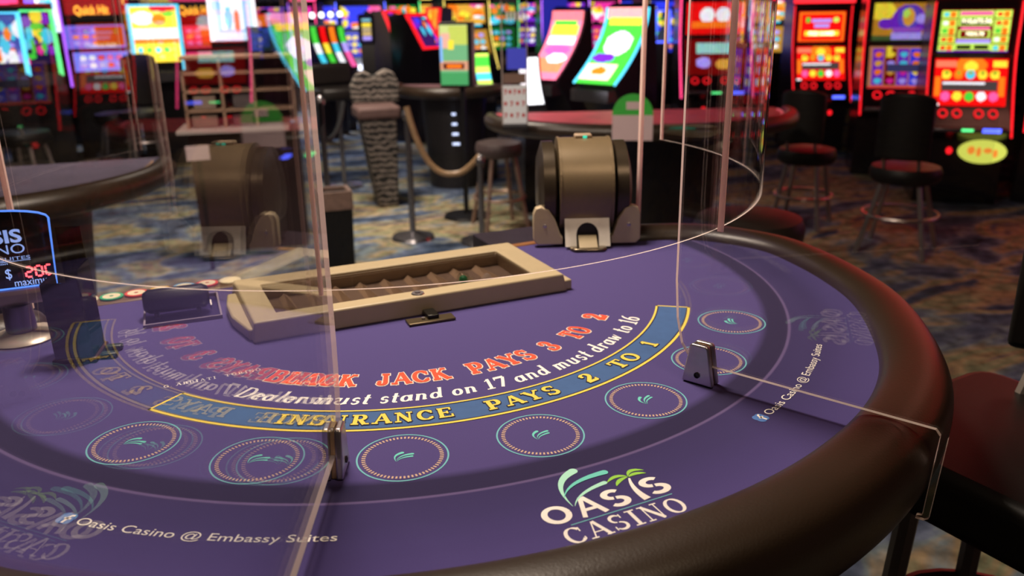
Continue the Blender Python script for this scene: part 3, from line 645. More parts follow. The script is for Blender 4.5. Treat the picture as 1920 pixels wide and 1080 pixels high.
MB().box(-0.02*S,0.14*S,0.38*S,0.4*S,4.04*S,4.14*S).build('led_spot', mat('green_led', (0,0.1,0.05), 0.3, emit=(0.05,0.8,0.5), es=1.0), shuf)

# ------------------------------------------------------------------ limit sign, discard holder
dh = empty('discard_holder', (-9.50*S,-1.25*S,Z0), math.radians(-14), 'dark red translucent discard card holder standing beside the lit limit sign', 'card holder')
redac = bpy.data.materials.new('red_acrylic'); redac.use_nodes = True
_nt = redac.node_tree; _nt.nodes.clear()
_o = _nt.nodes.new('ShaderNodeOutputMaterial'); _m = _nt.nodes.new('ShaderNodeMixShader'); _t = _nt.nodes.new('ShaderNodeBsdfTransparent'); _t.inputs[0].default_value = (0.16,0.008,0.014,1)
_g = _nt.nodes.new('ShaderNodeBsdfGlossy'); _g.inputs['Roughness'].default_value = 0.02; _m.inputs[0].default_value = 0.12
_nt.links.new(_t.outputs[0], _m.inputs[1]); _nt.links.new(_g.outputs[0], _m.inputs[2]); _nt.links.new(_m.outputs[0], _o.inputs[0])
def slant(x0,x1,y0,y1,z0,z1,dx,dy): 
    return MB().frustum([(x0*S,y0*S),(x1*S,y0*S),(x1*S,y1*S),(x0*S,y1*S)], z0*S, [((x0+dx)*S,(y0+dy)*S),((x1+dx)*S,(y0+dy)*S),((x1+dx)*S,(y1+dy)*S),((x0+dx)*S,(y1+dy)*S)], z1*S)
slant(-0.44,0.44,-0.56,-0.50,0.15,2.25,-0.10,0.20).build('front_panel', redac, dh)
slant(-0.50,-0.44,-0.56,0.56,0.15,2.25,-0.10,0.20).build('side_panel', redac, dh)
slant(0.44,0.50,-0.56,0.56,0.15,2.6,-0.10,0.20).build('side_panel', redac, dh)
slant(-0.20,0.44,0.50,0.56,0.15,3.55,-0.10,0.20).build('back_panel', redac, dh)
slant(-0.44,0.44,-0.50,0.50,0.16,0.9,-0.10,0.20).build('inner_block', mat('dark_red_block', (0.03,0.004,0.006), 0.25), dh)
MB().prism([(-0.58*S,-0.64*S),(0.58*S,-0.64*S),(0.58*S,0.64*S),(-0.58*S,0.64*S)], 0, 0.15*S).build('base', mat('dark_red_base', (0.05,0.008,0.01), 0.3), dh, bevel=0.002)
for y in (-0.32,0.25):
    MB().box(0.60*S,1.05*S,(y-.14)*S,(y+.14)*S,0,0.16*S).build('base_foot', mat('dark_teal_plastic', (0.015,0.03,0.035), 0.4), dh, bevel=0.003)

sgp = W(2, 500, Z0+0.11); sign = empty('limit_sign', (-11.55*S, 1.1*S, Z0), facing((-11.55*S,1.1*S,0), -8), 'black lit table limit sign with blue glowing edge and red digits', 'sign')
SW, SB, ST = 1.70, 1.55, 3.75
outl = [(-SW*.94,SB),(SW*.94,SB),(SW,ST-.22)] + [(SW*math.cos(a), ST-.22+0.34*math.sin(a)) for a in [PI*i/12 for i in range(1,12)]] + [(-SW,ST-.22)]
n = len(outl)
def plate_y(P, y0, y1):
    k = len(P); return MB().add([(x*S,y0*S,z*S) for x,z in P]+[(x*S,y1*S,z*S) for x,z in P], [tuple(range(k)), tuple(range(2*k-1,k-1,-1))]+[(i,(i+1)%k,k+(i+1)%k,k+i) for i in range(k)])
body = plate_y(outl, -0.06, 0.06).build('sign_panel', mat('sign_black', (0.012,0.006,0.012), 0.12, spec=0.6), sign)
bl = mat('sign_blue_light', (0.05,0.1,0.3), 0.4, emit=(0.10,0.28,1.0), es=1.3)
MB().tube([(x*S,-0.05*S,z*S) for x,z in outl], 0.035*S, 6, True).build('glowing_edge', bl, body)
wl = mat('sign_white_light', (0.3,0.35,0.5), 0.4, emit=(0.33,0.48,1.0), es=1.0); rl = mat('sign_red_light', (0.5,0.02,0.02), 0.4, emit=(1.0,0.08,0.10), es=3.5)
def sfont(t, w_, h_, cx, cz, m_, nm, bold=0.02, par=body):
    return font_panel(t, w_*S, h_*S, cx*S, cz*S, -0.075*S, bold).build(nm, m_, par)
sfont('OASIS', 1.75, 0.40, 0.06, 3.10, wl, 'sign_lettering', 0.03)
sfont('CASINO', 1.75, 0.28, 0.08, 2.72, wl, 'sign_lettering', 0.0)
sfont('EMBASSY SUITES', 1.9, 0.10, 0.10, 2.44, wl, 'sign_lettering', 0.0)
MB().box(-0.95*S,1.05*S,-0.08*S,-0.075*S,2.355*S,2.37*S).build('sign_rule', wl, body)
sfont('by Hilton', 0.7, 0.08, 0.1, 2.30, wl, 'sign_lettering', 0.0)
sfont('$', 0.16, 0.34, 0.42, 1.98, wl, 'sign_lettering', 0.0)
sfont('maximum', 1.05, 0.20, 1.05, 1.70, wl, 'sign_lettering', 0.0)
sfont('minimum', 1.05, 0.20, -0.7, 1.70, wl, 'sign_lettering', 0.0)
mb = MB()      # leaf mark over the lettering
leaf_mark(mb, lambda x,y: (x*0.32*S, (y*0.32+3.48)*S), 0); mb.v = [(x,-0.075*S,y) for x,y,z in mb.v]; mb.build('sign_leaf', wl, body)
def seg7(mb, ch, x, z, w_, h_, t):
    segs = {'0':'abcdef','2':'abged','5':'afgcd','C':'adef','1':'bc'}[ch]
    def bar(a,b):
        (x0,z0),(x1,z1) = a,b
        if abs(x1-x0) > abs(z1-z0): mb.box((x0+t*.6)*S,(x1-t*.6)*S,-0.085*S,-0.075*S,(z0-t/2)*S,(z0+t/2)*S)
        else: mb.box((x0-t/2)*S,(x0+t/2)*S,-0.085*S,-0.075*S,(min(z0,z1)+t*.3)*S,(max(z0,z1)-t*.3)*S)
    c = {'a':((x,z+h_),(x+w_,z+h_)),'g':((x,z+h_/2),(x+w_,z+h_/2)),'d':((x,z),(x+w_,z)),'f':((x,z+h_/2),(x,z+h_)),'e':((x,z),(x,z+h_/2)),'b':((x+w_,z+h_/2),(x+w_,z+h_)),'c':((x+w_,z),(x+w_,z+h_/2))}
    for s in segs: bar(*c[s])
for X,ch in ((0.86,'2'),(1.12,'0'),(1.38,'C'),(-0.42,'2'),(-0.14,'5')):
    mb = MB(); seg7(mb, ch, X, 1.84, 0.17, 0.30, 0.05); mb.build('red_digit', rl, body)
MB().box(-1.6*S,1.6*S,-0.25*S,0.25*S,1.05*S,1.5*S).build('sign_base_bar', mat('pale_sign_base', (0.42,0.32,0.36), 0.35, vary=0.05), sign, bevel=0.006)
MB().lathe([(0.42*S,0.10*S),(0.40*S,1.05*S)], 0.45*S, 0, 24).build('stem', mat('purple_grey_metal', (0.20,0.16,0.24), 0.3, metal=0.6), sign, smooth=True)
MB().lathe([(0,0),(0.98*S,0),(1.0*S,0.05*S),(0.9*S,0.14*S),(0.5*S,0.24*S),(0,0.26*S)], 0.45*S, 0, 40).build('round_foot', mat('cream_metal', (0.62,0.52,0.42), 0.3, metal=0.3), sign, smooth=True)

#PART2#
# ------------------------------------------------------------------ slot machines
def lin(r,g,b): return tuple((c/255)**2.2 for c in (r,g,b))
class Img:
    def __init__(s, nx, ny, c): s.nx=nx; s.ny=ny; s.p=[[c]*nx for _ in range(ny)]
    def rect(s, x0,y0,x1,y1,c):
        for j in range(max(0,int(y0*s.ny)), min(s.ny,int(y1*s.ny+.5))):
            for i in range(max(0,int(x0*s.nx)), min(s.nx,int(x1*s.nx+.5))): s.p[j][i]=c
        return s
    def disc(s, cx,cy,rx,ry,c):
        for j in range(s.ny):
            for i in range(s.nx):
                if (((i+.5)/s.nx-cx)/rx)**2+(((j+.5)/s.ny-cy)/ry)**2 <= 1: s.p[j][i]=c
        return s
    def grad(s, top, bot, x0=0,y0=0,x1=1,y1=1):
        for j in range(int(y0*s.ny), int(y1*s.ny)):
            t=(j/s.ny-y0)/(y1-y0)
            for i in range(int(x0*s.nx), int(x1*s.nx)): s.p[j][i]=tuple(bot[k]+(top[k]-bot[k])*t for k in range(3))
        return s
    def noise(s, amt, rnd):
        s.p=[[tuple(max(0,c*(1+rnd.uniform(-amt,amt))) for c in q) for q in r] for r in s.p]; return s
def screen(img, x0,x1, A, B, m, parent, name='screen'):
    """A, B = (y,z) of the lower and the upper edge; front is -y"""
    nx, ny = img.nx, img.ny; vs=[]; fs=[]; cols=[]
    for j in range(ny+1):
        for i in range(nx+1):
            t=j/ny; vs.append((x0+(x1-x0)*i/nx, A[0]+(B[0]-A[0])*t, A[1]+(B[1]-A[1])*t))
    for j in range(ny):
        for i in range(nx):
            a=j*(nx+1)+i; fs.append((a,a+1,a+nx+2,a+nx+1)); cols.append(img.p[j][i])
    return MB().add(vs,fs).build(name, m, parent, cols=cols)
RED=lin(235,20,20); ORG=lin(250,120,30); YEL=lin(250,220,60); GRN=lin(70,200,60); LGR=lin(190,230,90); CYN=lin(70,200,230); BLU=lin(50,60,230); PUR=lin(110,40,190); PNK=lin(250,90,160); WHT=lin(250,250,255); BLK=lin(10,10,12); DRD=lin(110,10,10); LAV=lin(170,150,245); MAG=lin(220,40,150); GOLD=lin(220,160,60)
def reels(bg, syms, rnd, frame=None, cols=5, rows=3, bar=False, nx=50, ny=34, colbg=None):
    im=Img(nx,ny,bg)
    if frame: im.rect(0,0,1,1,frame); im.rect(.06,.08,.94,.92,bg)
    for c in range(cols):
        if colbg and c%2==colbg[1]: im.rect(.09+c*.82/cols+.01,.1,.09+(c+1)*.82/cols-.01,.9,colbg[0])
        for r in range(rows):
            s=rnd.choice(syms); cx=.09+(c+.5)*.82/cols; cy=.1+(r+.5)*.8/rows
            im.disc(cx,cy,.30*.82/cols*1.25,.30*.8/rows*1.15,s); im.disc(cx,cy,.13*.82/cols,.13*.8/rows,tuple(q*.5+.3 for q in s))
    if bar: im.rect(.16,.36,.86,.52,lin(60,60,70)); im.rect(.18,.50,.7,.53,WHT)
    return im.noise(.15,rnd)
def art(bg, blobs, rnd, nx=44, ny=30):
    im=Img(nx,ny,bg)
    for b in blobs:
        (im.rect if b[0]=='r' else im.disc)(*b[1:])
    return im.noise(.25,rnd)
def scatter(bg, pal, rnd, n=14, nx=30, ny=22):
    im=Img(nx,ny,bg)
    for _ in range(n): im.disc(rnd.random(),rnd.random(),rnd.uniform(.05,.2),rnd.uniform(.05,.2),rnd.choice(pal))
    return im.noise(.2,rnd)
cabm = mat('cabinet_black', (0.012,0.010,0.012), 0.22, vary=0.3)
chromem = mat('chrome_dark', (0.25,0.24,0.26), 0.25, metal=0.9)
SM = screen_mat('screen_glow', 1.25); SMd = screen_mat('screen_soft', 0.75); SMb = screen_mat('screen_bright', 2.2)
def neon(name, c, es): return mat('neon_'+name, tuple(q*.3+.02 for q in c), 0.4, emit=c, es=es)
NRED = neon('red', (1.0,0.010,0.018), 1.3); NPNK = neon('pink', (1.0,0.06,0.22), 2.2); NCYN = neon('cyan', (0.1,0.7,1.0), 1.8); NBLU = neon('blue', (0.08,0.12,1.0), 2.4); NYEL = neon('yellow', (1.0,0.75,0.15), 1.6); NGRN = neon('green', (0.1,0.9,0.25), 1.8); NWHT = neon('white', (0.95,0.95,1.0), 2.6); NPUR = neon('purple', (0.45,0.12,1.0), 1.8)
NTOP = neon('topper_red', (1.0,0.020,0.03), 2.0)  # near machines' toppers are raised out of view to throw red on the rail
rnd = random.Random(3)
def slot_machine(loc, rz, label, upper, lower, edge=NRED, top=NTOP, group=None, sc=1.0, detail=True, sm=None, topper_h=0.30, belly=None, sx=1.0):
    r = empty('slot_machine', loc, rz, label, 'slot machine', group); r.scale = (sc*sx,sc,sc); sm = sm or SM
    MB().prismx([(0.32,0),(0.32,1.46),(-0.11,1.46),(-0.13,1.07),(-0.16,1.05),(-0.29,.71),(-0.37,.62),(-0.42,.55),(-0.30,.48),(-0.26,.08),(-0.24,0)], -0.34, 0.34).build('cabinet', cabm, r, bevel=0.008 if detail else 0)
    screen(lower, -0.285, 0.285, (-0.294,.72), (-0.170,1.04), sm, r, 'lower_screen')
    screen(upper, -0.275, 0.275, (-0.140,1.085), (-0.122,1.375), sm, r, 'upper_screen')
    t = MB().box(-0.36,0.36,-0.15,0.30,1.46,1.46+topper_h).build('topper', cabm, r)
    MB().box(-0.355,0.355,-0.165,-0.15,1.455,1.455+topper_h*0.9).build('topper_light', top, t)
    for s_ in (-1,1):
        MB().tube(catmull([(s_*.335,-0.14,1.43),(s_*.335,-0.155,1.2),(s_*.335,-0.18,1.04),(s_*.335,-0.26,.84),(s_*.335,-0.345,.68),(s_*.335,-0.43,.52)],3), 0.008, 6).build('neon_edge', edge, r)
    if detail:
        for k,x in enumerate((-0.20,-0.09,0.08,0.19)):
            mb = MB(); mb.tube([(0.033*math.cos(a),0.033*math.sin(a),0) for a in [2*PI*i/14 for i in range(14)]], 0.006, 6, True)
            mb.xf(Matrix.Translation((x,-0.340,.672)) @ Matrix.Rotation(math.radians(48),4,'X')); mb.build('lit_button', NRED, r)
        MB().box(-0.30,0.30,-0.47,-0.36,.555,.585).build('button_deck', chromem, r, bevel=0.006)
        MB().box(-0.06,0.03,-0.475,-0.47,.562,.580).build('green_display', NGRN, r)
        MB().box(0.10,0.24,-0.476,-0.47,.556,.586).build('blue_display', NBLU, r)
        for x in (-0.1,0.14):
            MB().lathe([(0,0),(0.02,0),(0.026,-0.004)], n=12).xf(Matrix.Translation((x,-0.305,.40)) @ Matrix.Rotation(-PI/2,4,'X')).build('red_lamp', NRED, r)
    if belly:
        mb = MB(); n=24; mb.add([(0.16+0.19*math.cos(2*PI*i/n), -0.325, .40+0.085*math.sin(2*PI*i/n)) for i in range(n)]+[(0.16+0.19*math.cos(2*PI*i/n), -0.27, .40+0.085*math.sin(2*PI*i/n)) for i in range(n)], [tuple(range(n-1,-1,-1))]+[(i,(i+1)%n,n+(i+1)%n,n+i) for i in range(n)])
        b = mb.build('belly_glass', neon('belly', (0.75,0.8,0.12), 0.8), r)
        mb = MB(); [mb.add([(0.16+dx+rx*math.cos(t), -0.328, .40+dz+rz_*math.sin(t)) for t in [2*PI*i/12 for i in range(12)]], [tuple(range(12))]) for dx,dz,rx,rz_ in ((-.09,.01,.03,.03),(-.03,.0,.02,.035),(.04,.01,.035,.02),(.10,-.01,.02,.03))]; mb.build('belly_picture', neon('belly_red', (0.9,0.25,0.03), 0.9), b)
    return r
# painters for the near machines
im = Img(64,44,RED); im.grad(lin(170,20,20), RED)
def jackpot():
    im = Img(64,44,DRD)
    for x0 in (0.01,.76):
        for k in range(5): im.rect(x0,.02+k*.195,x0+.22,.19+k*.195,LGR); im.disc(x0+.06,.10+k*.195,.035,.05,rnd.choice([CYN,RED,GRN,WHT])); im.rect(x0+.13,.04+k*.195,x0+.20,.17+k*.195,ORG)
    im.rect(.25,.84,.74,.97,LGR); im.rect(.27,.87,.72,.95,PNK)
    im.rect(.26,.62,.73,.82,LGR); im.rect(.29,.65,.71,.80,BLK)
    im.rect(.30,.54,.70,.60,PNK); im.rect(.28,.33,.72,.52,LGR); im.rect(.31,.36,.69,.50,DRD)
    im.rect(.26,.22,.74,.30,LAV); im.rect(.24,.06,.75,.20,LGR); im.rect(.27,.08,.47,.17,BLK); im.rect(.52,.08,.72,.17,BLK); im.rect(0,0,1,.03,PUR); return im
def redreels():
    im = Img(64,44,RED); im.disc(.5,.86,.22,.18,ORG); im.disc(.5,.84,.10,.11,YEL); im.rect(.80,.84,.99,.96,YEL); im.rect(.02,.84,.30,.95,lin(250,120,90))
    im.rect(.03,.22,.10,.62,ORG); im.rect(.90,.22,.97,.62,ORG)
    for k,c in enumerate([YEL,ORG,CYN,YEL,YEL]): im.disc(.17+k*.165,.66,.065,.10,c); im.disc(.17+k*.165,.70,.03,.04,lin(150,160,40))
    im.rect(.12,.33,.88,.52,lin(70,60,60)); im.rect(.14,.47,.70,.50,WHT)
    for k,c in enumerate([PNK,YEL,GRN,WHT,PNK]): im.disc(.17+k*.165,.20,.065,.10,c)
    im.rect(0,0,.1,.04,WHT); return im.noise(.08,rnd)
def goddess():
    im = Img(56,38,lin(190,130,40)); im.disc(.12,.8,.2,.25,YEL); im.disc(.2,.45,.12,.14,PUR); im.disc(.85,.7,.2,.3,lin(170,120,70)); im.rect(0,0,1,.12,lin(70,90,50))
    im.disc(.52,.50,.25,.46,PUR); im.disc(.52,.62,.17,.30,lin(90,70,190)); im.disc(.52,.62,.09,.24,GOLD); im.disc(.48,.72,.05,.12,LGR); im.disc(.70,.58,.07,.13,LAV); im.rect(.3,.05,.74,.20,LAV); im.rect(.32,.24,.72,.34,lin(150,80,190)); return im.noise(.25,rnd)
def purplereels():
    im = Img(56,38,lin(190,120,90)); 
    for k in range(5):
        im.rect(.06+k*.18,.08,.22+k*.18,.94, PUR if k%2==0 else (DRD if k==1 else BLU))
        for q in range(4): im.disc(.14+k*.18,.18+q*.21,.05,.07,rnd.choice([ORG,LAV,GOLD,CYN,YEL,MAG]))
    im.rect(.28,.42,.72,.58,lin(60,60,100)); im.rect(.25,.75,.33,1,YEL); im.rect(0,0,1,.06,lin(230,60,60)); return im.noise(.15,rnd)
def freegames():
    im = Img(50,36,RED); im.rect(0.03,.04,.97,.96,ORG); im.rect(.06,.08,.94,.92,RED); im.disc(.2,.72,.05,.09,GRN); im.disc(.8,.72,.06,.09,LGR); im.rect(.28,.66,.70,.74,LAV); im.rect(.34,.48,.66,.57,LAV); im.rect(.14,.20,.88,.36,YEL); return im.noise(.1,rnd)
def m_at(x, y, d, extra): p = D(x,y,d); return (p.x,p.y,0), facing((p.x,p.y,0), extra)
l,rz = m_at(1800,200,6.95,10)
M1 = slot_machine(l, rz, 'rightmost red slot machine, jackpot amount $10,673.56 on its green upper screen', jackpot(), redreels(), belly=True, sc=0.955, sx=0.83, topper_h=0.85)
font_panel('$10,673.56', 0.23, 0.036, 0.0, 1.295, -0.136, 0.03).build('jackpot_amount', neon('amount', (1.0,0.95,0.6), 2.4), M1)
font_panel('$835.78', 0.14, 0.028, 0.0, 1.208, -0.142, 0.03).build('jackpot_amount', neon('amount', (1,1,1), 1), M1)
l,rz = m_at(1676,200,7.85,8)
slot_machine(l, rz, 'slot machine with golden picture above purple reels, left of the jackpot machine', goddess(), purplereels(), sm=SMd, sc=0.985, sx=0.92, topper_h=0.85)
l,rz = m_at(1522,180,8.9,14)
M3 = slot_machine(l, rz, 'slot machine with red free games screen, seen clear between shield and purple-reel machine', freegames(), redreels(), sc=0.93, sx=0.83, topper_h=0.85)
font_panel('FREE GAMES', 0.30, 0.04, 0, 1.165, -0.142, 0.03).build('screen_lettering', neon('amount', (1,1,1), 1), M3)
l,rz = m_at(1330,170,8.8,10)
slot_machine(l, rz, 'pink-lit slot machine seen through the right side of the curved shield', art(RED,[('d',.35,.6,.12,.25,WHT),('d',.62,.6,.12,.25,WHT),('r',.1,.2,.9,.4,ORG)],rnd), art(DRD,[('r',.2,.6,.75,.9,lin(150,210,200)),('d',.3,.35,.12,.15,LAV),('d',.65,.3,.16,.15,GOLD)],rnd), edge=NPNK, top=NPNK)
for x,y,d,lab in ((2020,230,7.2,'added slot machine just past the right picture edge, beyond the jackpot machine'),(2290,240,7.1,'added unseen slot machine outside the frame, second to the right'),(2640,260,7.0,'added unseen slot machine outside the frame, third to the right'),(3120,260,6.9,'added unseen slot machine outside the frame, fourth to the right')):  # machines added out of view for their red light and reflections
    l,rz = m_at(x,y,d,6); slot_machine(l, rz, lab, scatter(rnd.choice([PUR,RED,ORG]),[YEL,WHT,CYN,PNK,GRN],rnd), reels(rnd.choice([PUR,BLU,RED]),[YEL,WHT,ORG,CYN,LAV],rnd), topper_h=0.85)

# left side machines
def quick_hit(x, d, label, up, lo, es):
    l,rz = m_at(x,110,d,0); r = slot_machine(l, rz, label, up, lo, edge=es, top=cabm, sc=1.0, topper_h=0.32, detail=False)
    return r
up = reels(lin(120,110,230),[LAV,PUR,ORG],rnd); up.rect(.5,.1,.98,.95,lin(200,90,30)); [up.rect(.55,.2+.17*k,.95,.24+.17*k,lin(120,30,20)) for k in range(5)]
def qh(x, y, d, lab, u, lo, es):
    l, rz = m_at(x, y, d, 0)
    r = empty('slot_machine', l, rz, lab, 'slot machine'); r.scale = (1,1,1)
    k = d/1594.0; w_ = 44*k; zt = lambda yy: D(x,yy,d).z
    MB().box(-w_*1.08,w_*1.08,-0.02,0.5,0,zt(-30)).build('cabinet', cabm, r)
    screen(u, -w_, w_, (-0.035,zt(90)), (-0.03,zt(47)), SM, r, 'upper_screen'); screen(lo, -w_*.85, w_, (-0.10,zt(132)), (-0.04,zt(97)), SM, r, 'lower_screen')
    MB().box(-w_,w_,-0.12,-0.02,zt(165),zt(138)).build('button_deck', chromem, r)
    s_ = MB().box(-w_*.8,w_*.75,-0.05,-0.02,zt(38),zt(2)).build('sign_box', mat('sign_dark', (0.03,0.01,0.01), 0.4), r)
    font_panel('Quick Hit', w_*1.15, 0.10, 0, zt(20), -0.056, 0.03).build('sign_lettering', neon('amber', (1.0,0.45,0.04), 2.2), s_)
    MB().tube([(-w_*1.05,-0.03,zt(-20)),(-w_*1.05,-0.05,zt(160))], 0.012, 6).build('neon_edge', es, r)
    return r
qh(186, 110, 9.4, 'slot machine with lavender reels and glowing amber sign, left of the golden machine', up, reels(lin(120,130,250),[WHT,PNK,LAV,RED],rnd,rows=2), NPUR)
up2 = reels(lin(230,60,80),[ORG,PNK],rnd); up2.rect(.55,.1,.98,.95,lin(230,80,40)); 
qh(378, 110, 9.4, 'slot machine with pink reels and glowing amber sign, right of the golden machine', up2, reels(lin(250,60,120),[WHT,PNK,LAV],rnd,rows=2), NRED)
def tower(x, y0, y1, d, halfpx, label, img, sm, rim, extra=0):
    l, rz = m_at(x, y1, d, extra); r = empty('slot_machine', l, rz, label, 'slot machine'); k = d/1594.0; w_ = halfpx*k; zt = lambda yy: D(x,yy,d).z
    zb, zz = zt(y1), zt(y0)
    MB().box(-w_*1.12,w_*1.12,0.0,0.45,0,zz+.06).build('cabinet', cabm, r)
    screen(img, -w_*.93, w_*.93, (-0.02,zb), (-0.012,zz), sm, r, 'tall_screen')
    MB().tube([(-w_,-0.02,zb),(-w_,-0.015,zz),(w_,-0.015,zz),(w_,-0.02,zb-.1)], 0.018, 6).build('lit_frame', rim, r)
    MB().box(-w_,w_,-0.2,0.0,zb-.16,zb-.08).build('button_deck', chromem, r)
    return r
g = Img(36,60,YEL); g.rect(0,.42,1,.60,WHT); g.rect(0,.34,1,.42,ORG); [g.disc(.12+.19*k,.22,.06,.05,c) for k,c in enumerate([CYN,GRN,CYN,GRN,YEL])]; g.rect(0,0,1,.10,YEL); g.disc(.25,.78,.25,.12,WHT); g.disc(.6,.75,.15,.1,ORG); g.disc(.82,.86,.14,.06,GRN); g.disc(.7,.95,.3,.06,RED); g.noise(.15,rnd)
tower(300, 10, 116, 8.6, 38, 'golden slot machine with tall yellow fruit screen and cyan lit frame', g, SMb, NCYN)
g = Img(30,40,lin(200,225,255)); g.rect(.15,.15,.85,.85,lin(140,190,240)); g.rect(.25,.2,.75,.78,WHT); g.disc(.4,.4,.1,.2,CYN); g.disc(.6,.35,.08,.2,lin(230,120,90)); g.noise(.08,rnd)
tower(441, -30, 76, 8.4, 36, 'slot machine with white picture screen above the wooden cubby desk', g, SMb, NWHT)
g = Img(20,24,ORG).noise(.2,rnd); tower(487, 28, 84, 10.3, 17, 'narrow slot machine with plain orange screen behind the cubby desk', g, SM, NRED)
g = scatter(lin(230,230,255),[WHT,CYN,LAV],rnd); tower(118, -20, 60, 10.4, 30, 'slot machine with pale blown-out screen behind the lavender-reel machine', g, SMb, NWHT)
g = scatter(lin(60,80,160),[CYN,WHT,ORG,LAV],rnd,nx=20,ny=40); tower(20, 24, 118, 7.6, 22, 'slot machine with blue screen nearest the left picture edge', g, SM, NCYN)
g = scatter(lin(30,20,60),[GRN,CYN,PUR,MAG,YEL],rnd,nx=20,ny=40,n=24); tower(78, 20, 120, 8.4, 26, 'slot machine with dark speckled screen and green neon, second from left edge', g, SM, NGRN)

# curved tall machines
def curved(x, y0, y1, d, label, img, extra, wd=0.30, sm=None, rim=None, group=None, fwd=0.36):
    l, rz = m_at(x, y1, d, extra); r = empty('curved_slot_machine', l, rz, label, 'slot machine', group)
    zt = lambda yy: D(x,yy,d).z; zb, zz = zt(y1), zt(y0); h = zz-zb
    P = [(-fwd*(1-t)**1.8, zb+h*t) for t in [i/10 for i in range(11)]]
    MB().prismx(P+[(0.06,zz+.03),(0.12,zz*.5),(0.12,0),(-0.16,0),(-0.18,zb*.7)], -wd/2-.02, wd/2+.02).build('cabinet', cabm, r)
    nx, ny = img.nx, img.ny; vs=[]; fs=[]; cols=[]
    for j in range(ny+1):
        t=j/ny
        for i in range(nx+1): vs.append((-wd/2+wd*i/nx, -fwd*(1-t)**1.8-0.012, zb+h*t))
    for j in range(ny):
        for i in range(nx): a=j*(nx+1)+i; fs.append((a,a+1,a+nx+2,a+nx+1)); cols.append(img.p[j][i])
    MB().add(vs,fs).build('curved_screen', sm or SM, r, cols=cols)
    MB().box(-wd/2,wd/2,-fwd-.06,-0.1,zb-.12,zb-.04).build('button_deck', chromem, r)
    if rim:
        for s_ in (-1,1): MB().tube([(s_*(wd/2+.015),p[0]-.01,p[1]) for p in P], 0.009, 6).build('neon_edge', rim, r)
    return r
g = Img(24,60,lin(250,120,150)); g.rect(0,.86,1,1,lin(230,110,120)); g.rect(.15,.78,.85,.85,GRN); g.rect(.1,.64,.9,.78,YEL); g.rect(.1,.5,.9,.62,WHT); g.disc(.5,.42,.4,.08,PNK); g.rect(.1,.1,.9,.3,lin(250,130,90)); g.disc(.6,.3,.3,.07,WHT); g.noise(.12,rnd)
curved(1066, 20, 142, 7.2, 'curved slot machine with pink and orange screen, behind the blue column', g, -38, 0.32, SMb)
g = Img(24,60,GRN); g.rect(0,.86,1,1,lin(250,150,150)); g.rect(.1,.78,.9,.86,YEL); g.disc(.5,.52,.35,.16,WHT); g.disc(.3,.33,.3,.06,PUR); g.rect(0,.05,.8,.25,lin(250,220,200)); g.disc(.4,.16,.2,.05,ORG); g.noise(.12,rnd)
curved(1175, 14, 150, 6.4, 'curved slot machine with bright green screen, above the green-topped card', g, -38, 0.34, SMb, NCYN)
g = Img(8,20,WHT)
curved(990, 108, 192, 6.0, 'small curved machine with blank glowing white screen beside the card display', g, 20, 0.14, SMb, fwd=0.12)
g = Img(8,20,LGR); g.rect(0,.2,1,.4,CYN); g.rect(0,.6,1,.9,GRN)
curved(903, 100, 160, 7.2, 'small curved machine with lime screen right of the black monitor', g, 15, 0.12, SMb, fwd=0.12)
cc = [([WHT,CYN],'pale blue'),([YEL,GRN],'yellow-green'),([CYN,WHT],'ice blue'),([LAV,PNK],'lavender')]
for k,(pal,nm) in enumerate(cc):
    g = Img(8,30,pal[0]); g.rect(0,.0,1,.35,pal[1]); g.rect(0,.62,1,1,rnd.choice([ORG,GRN,RED])); g.noise(.15,rnd)
    m_ = curved(592+k*17, 50, 128-2*k, 9.6+k*.25, 'curved machine with %s screen in the receding row behind the pedestal stool' % nm, g, 25, 0.065, SM, group='receding row of curved machines', fwd=0.30)
    MB().lathe(sphere(0.03,0)).xf(Matrix.Translation((0,-0.02,1.30))).build('top_bulb', NWHT, m_, smooth=True)
# red framed leaning screens
def framed(x, y0, y1, d, halfpx, label, img, rim, lean, extra):
    l, rz = m_at(x, y1, d, extra); r = empty('slot_machine', l, rz, label, 'slot machine'); k = d/1594.0; w_ = halfpx*k; zt = lambda yy: D(x,yy,d).z
    zb, zz = zt(y1), zt(y0)
    MB().prismx([(-lean-.0,zb-.02),(0,zz+.02),(0.25,zz),(0.25,0),(-0.1,0)], -w_*1.1, w_*1.1).build('cabinet', cabm, r)
    screen(img, -w_, w_, (-lean-.012,zb), (-.012,zz), SM, r, 'screen')
    MB().tube([(-w_,-lean-.02,zb),(w_,-lean-.02,zb),(w_,-.02,zz),(-w_,-.02,zz)], 0.022, 6, True).build('neon_frame', rim, r)
    return r
framed(781, 28, 88, 9.2, 22, 'red neon framed slot screen with purple picture, left of the black monitor', scatter(lin(60,30,90),[BLU,PUR,CYN,ORG],rnd), NRED, 0.25, 40)
framed(817, 16, 92, 9.8, 13, 'red neon framed slot screen with golden picture, just behind the black monitor', scatter(GOLD,[YEL,ORG,LAV],rnd), NRED, 0.1, -30)
framed(735, 22, 70, 10.6, 16, 'red framed slot screen with brown picture behind the striped chair', scatter(lin(90,40,40),[PUR,ORG],rnd), NRED, 0.2, 30)
framed(1340-100, 20, 78, 9.4, 12, 'small blue neon framed slot screen between green and pink machines', scatter(lin(30,40,60),[BLU,GRN,YEL],rnd), NBLU, 0.05, 0)
g = Img(14,30,lin(40,30,70)); [g.rect(.05,.12+.17*k,.95,.22+.17*k,c) for k,c in enumerate([LAV,lin(200,170,110),lin(180,160,120),YEL,lin(120,180,190)])]
framed(689, 30, 80, 9.0, 11, 'dim slot screen with yellow and blue bars behind the pedestal stool', g, cabm, 0.0, 0)
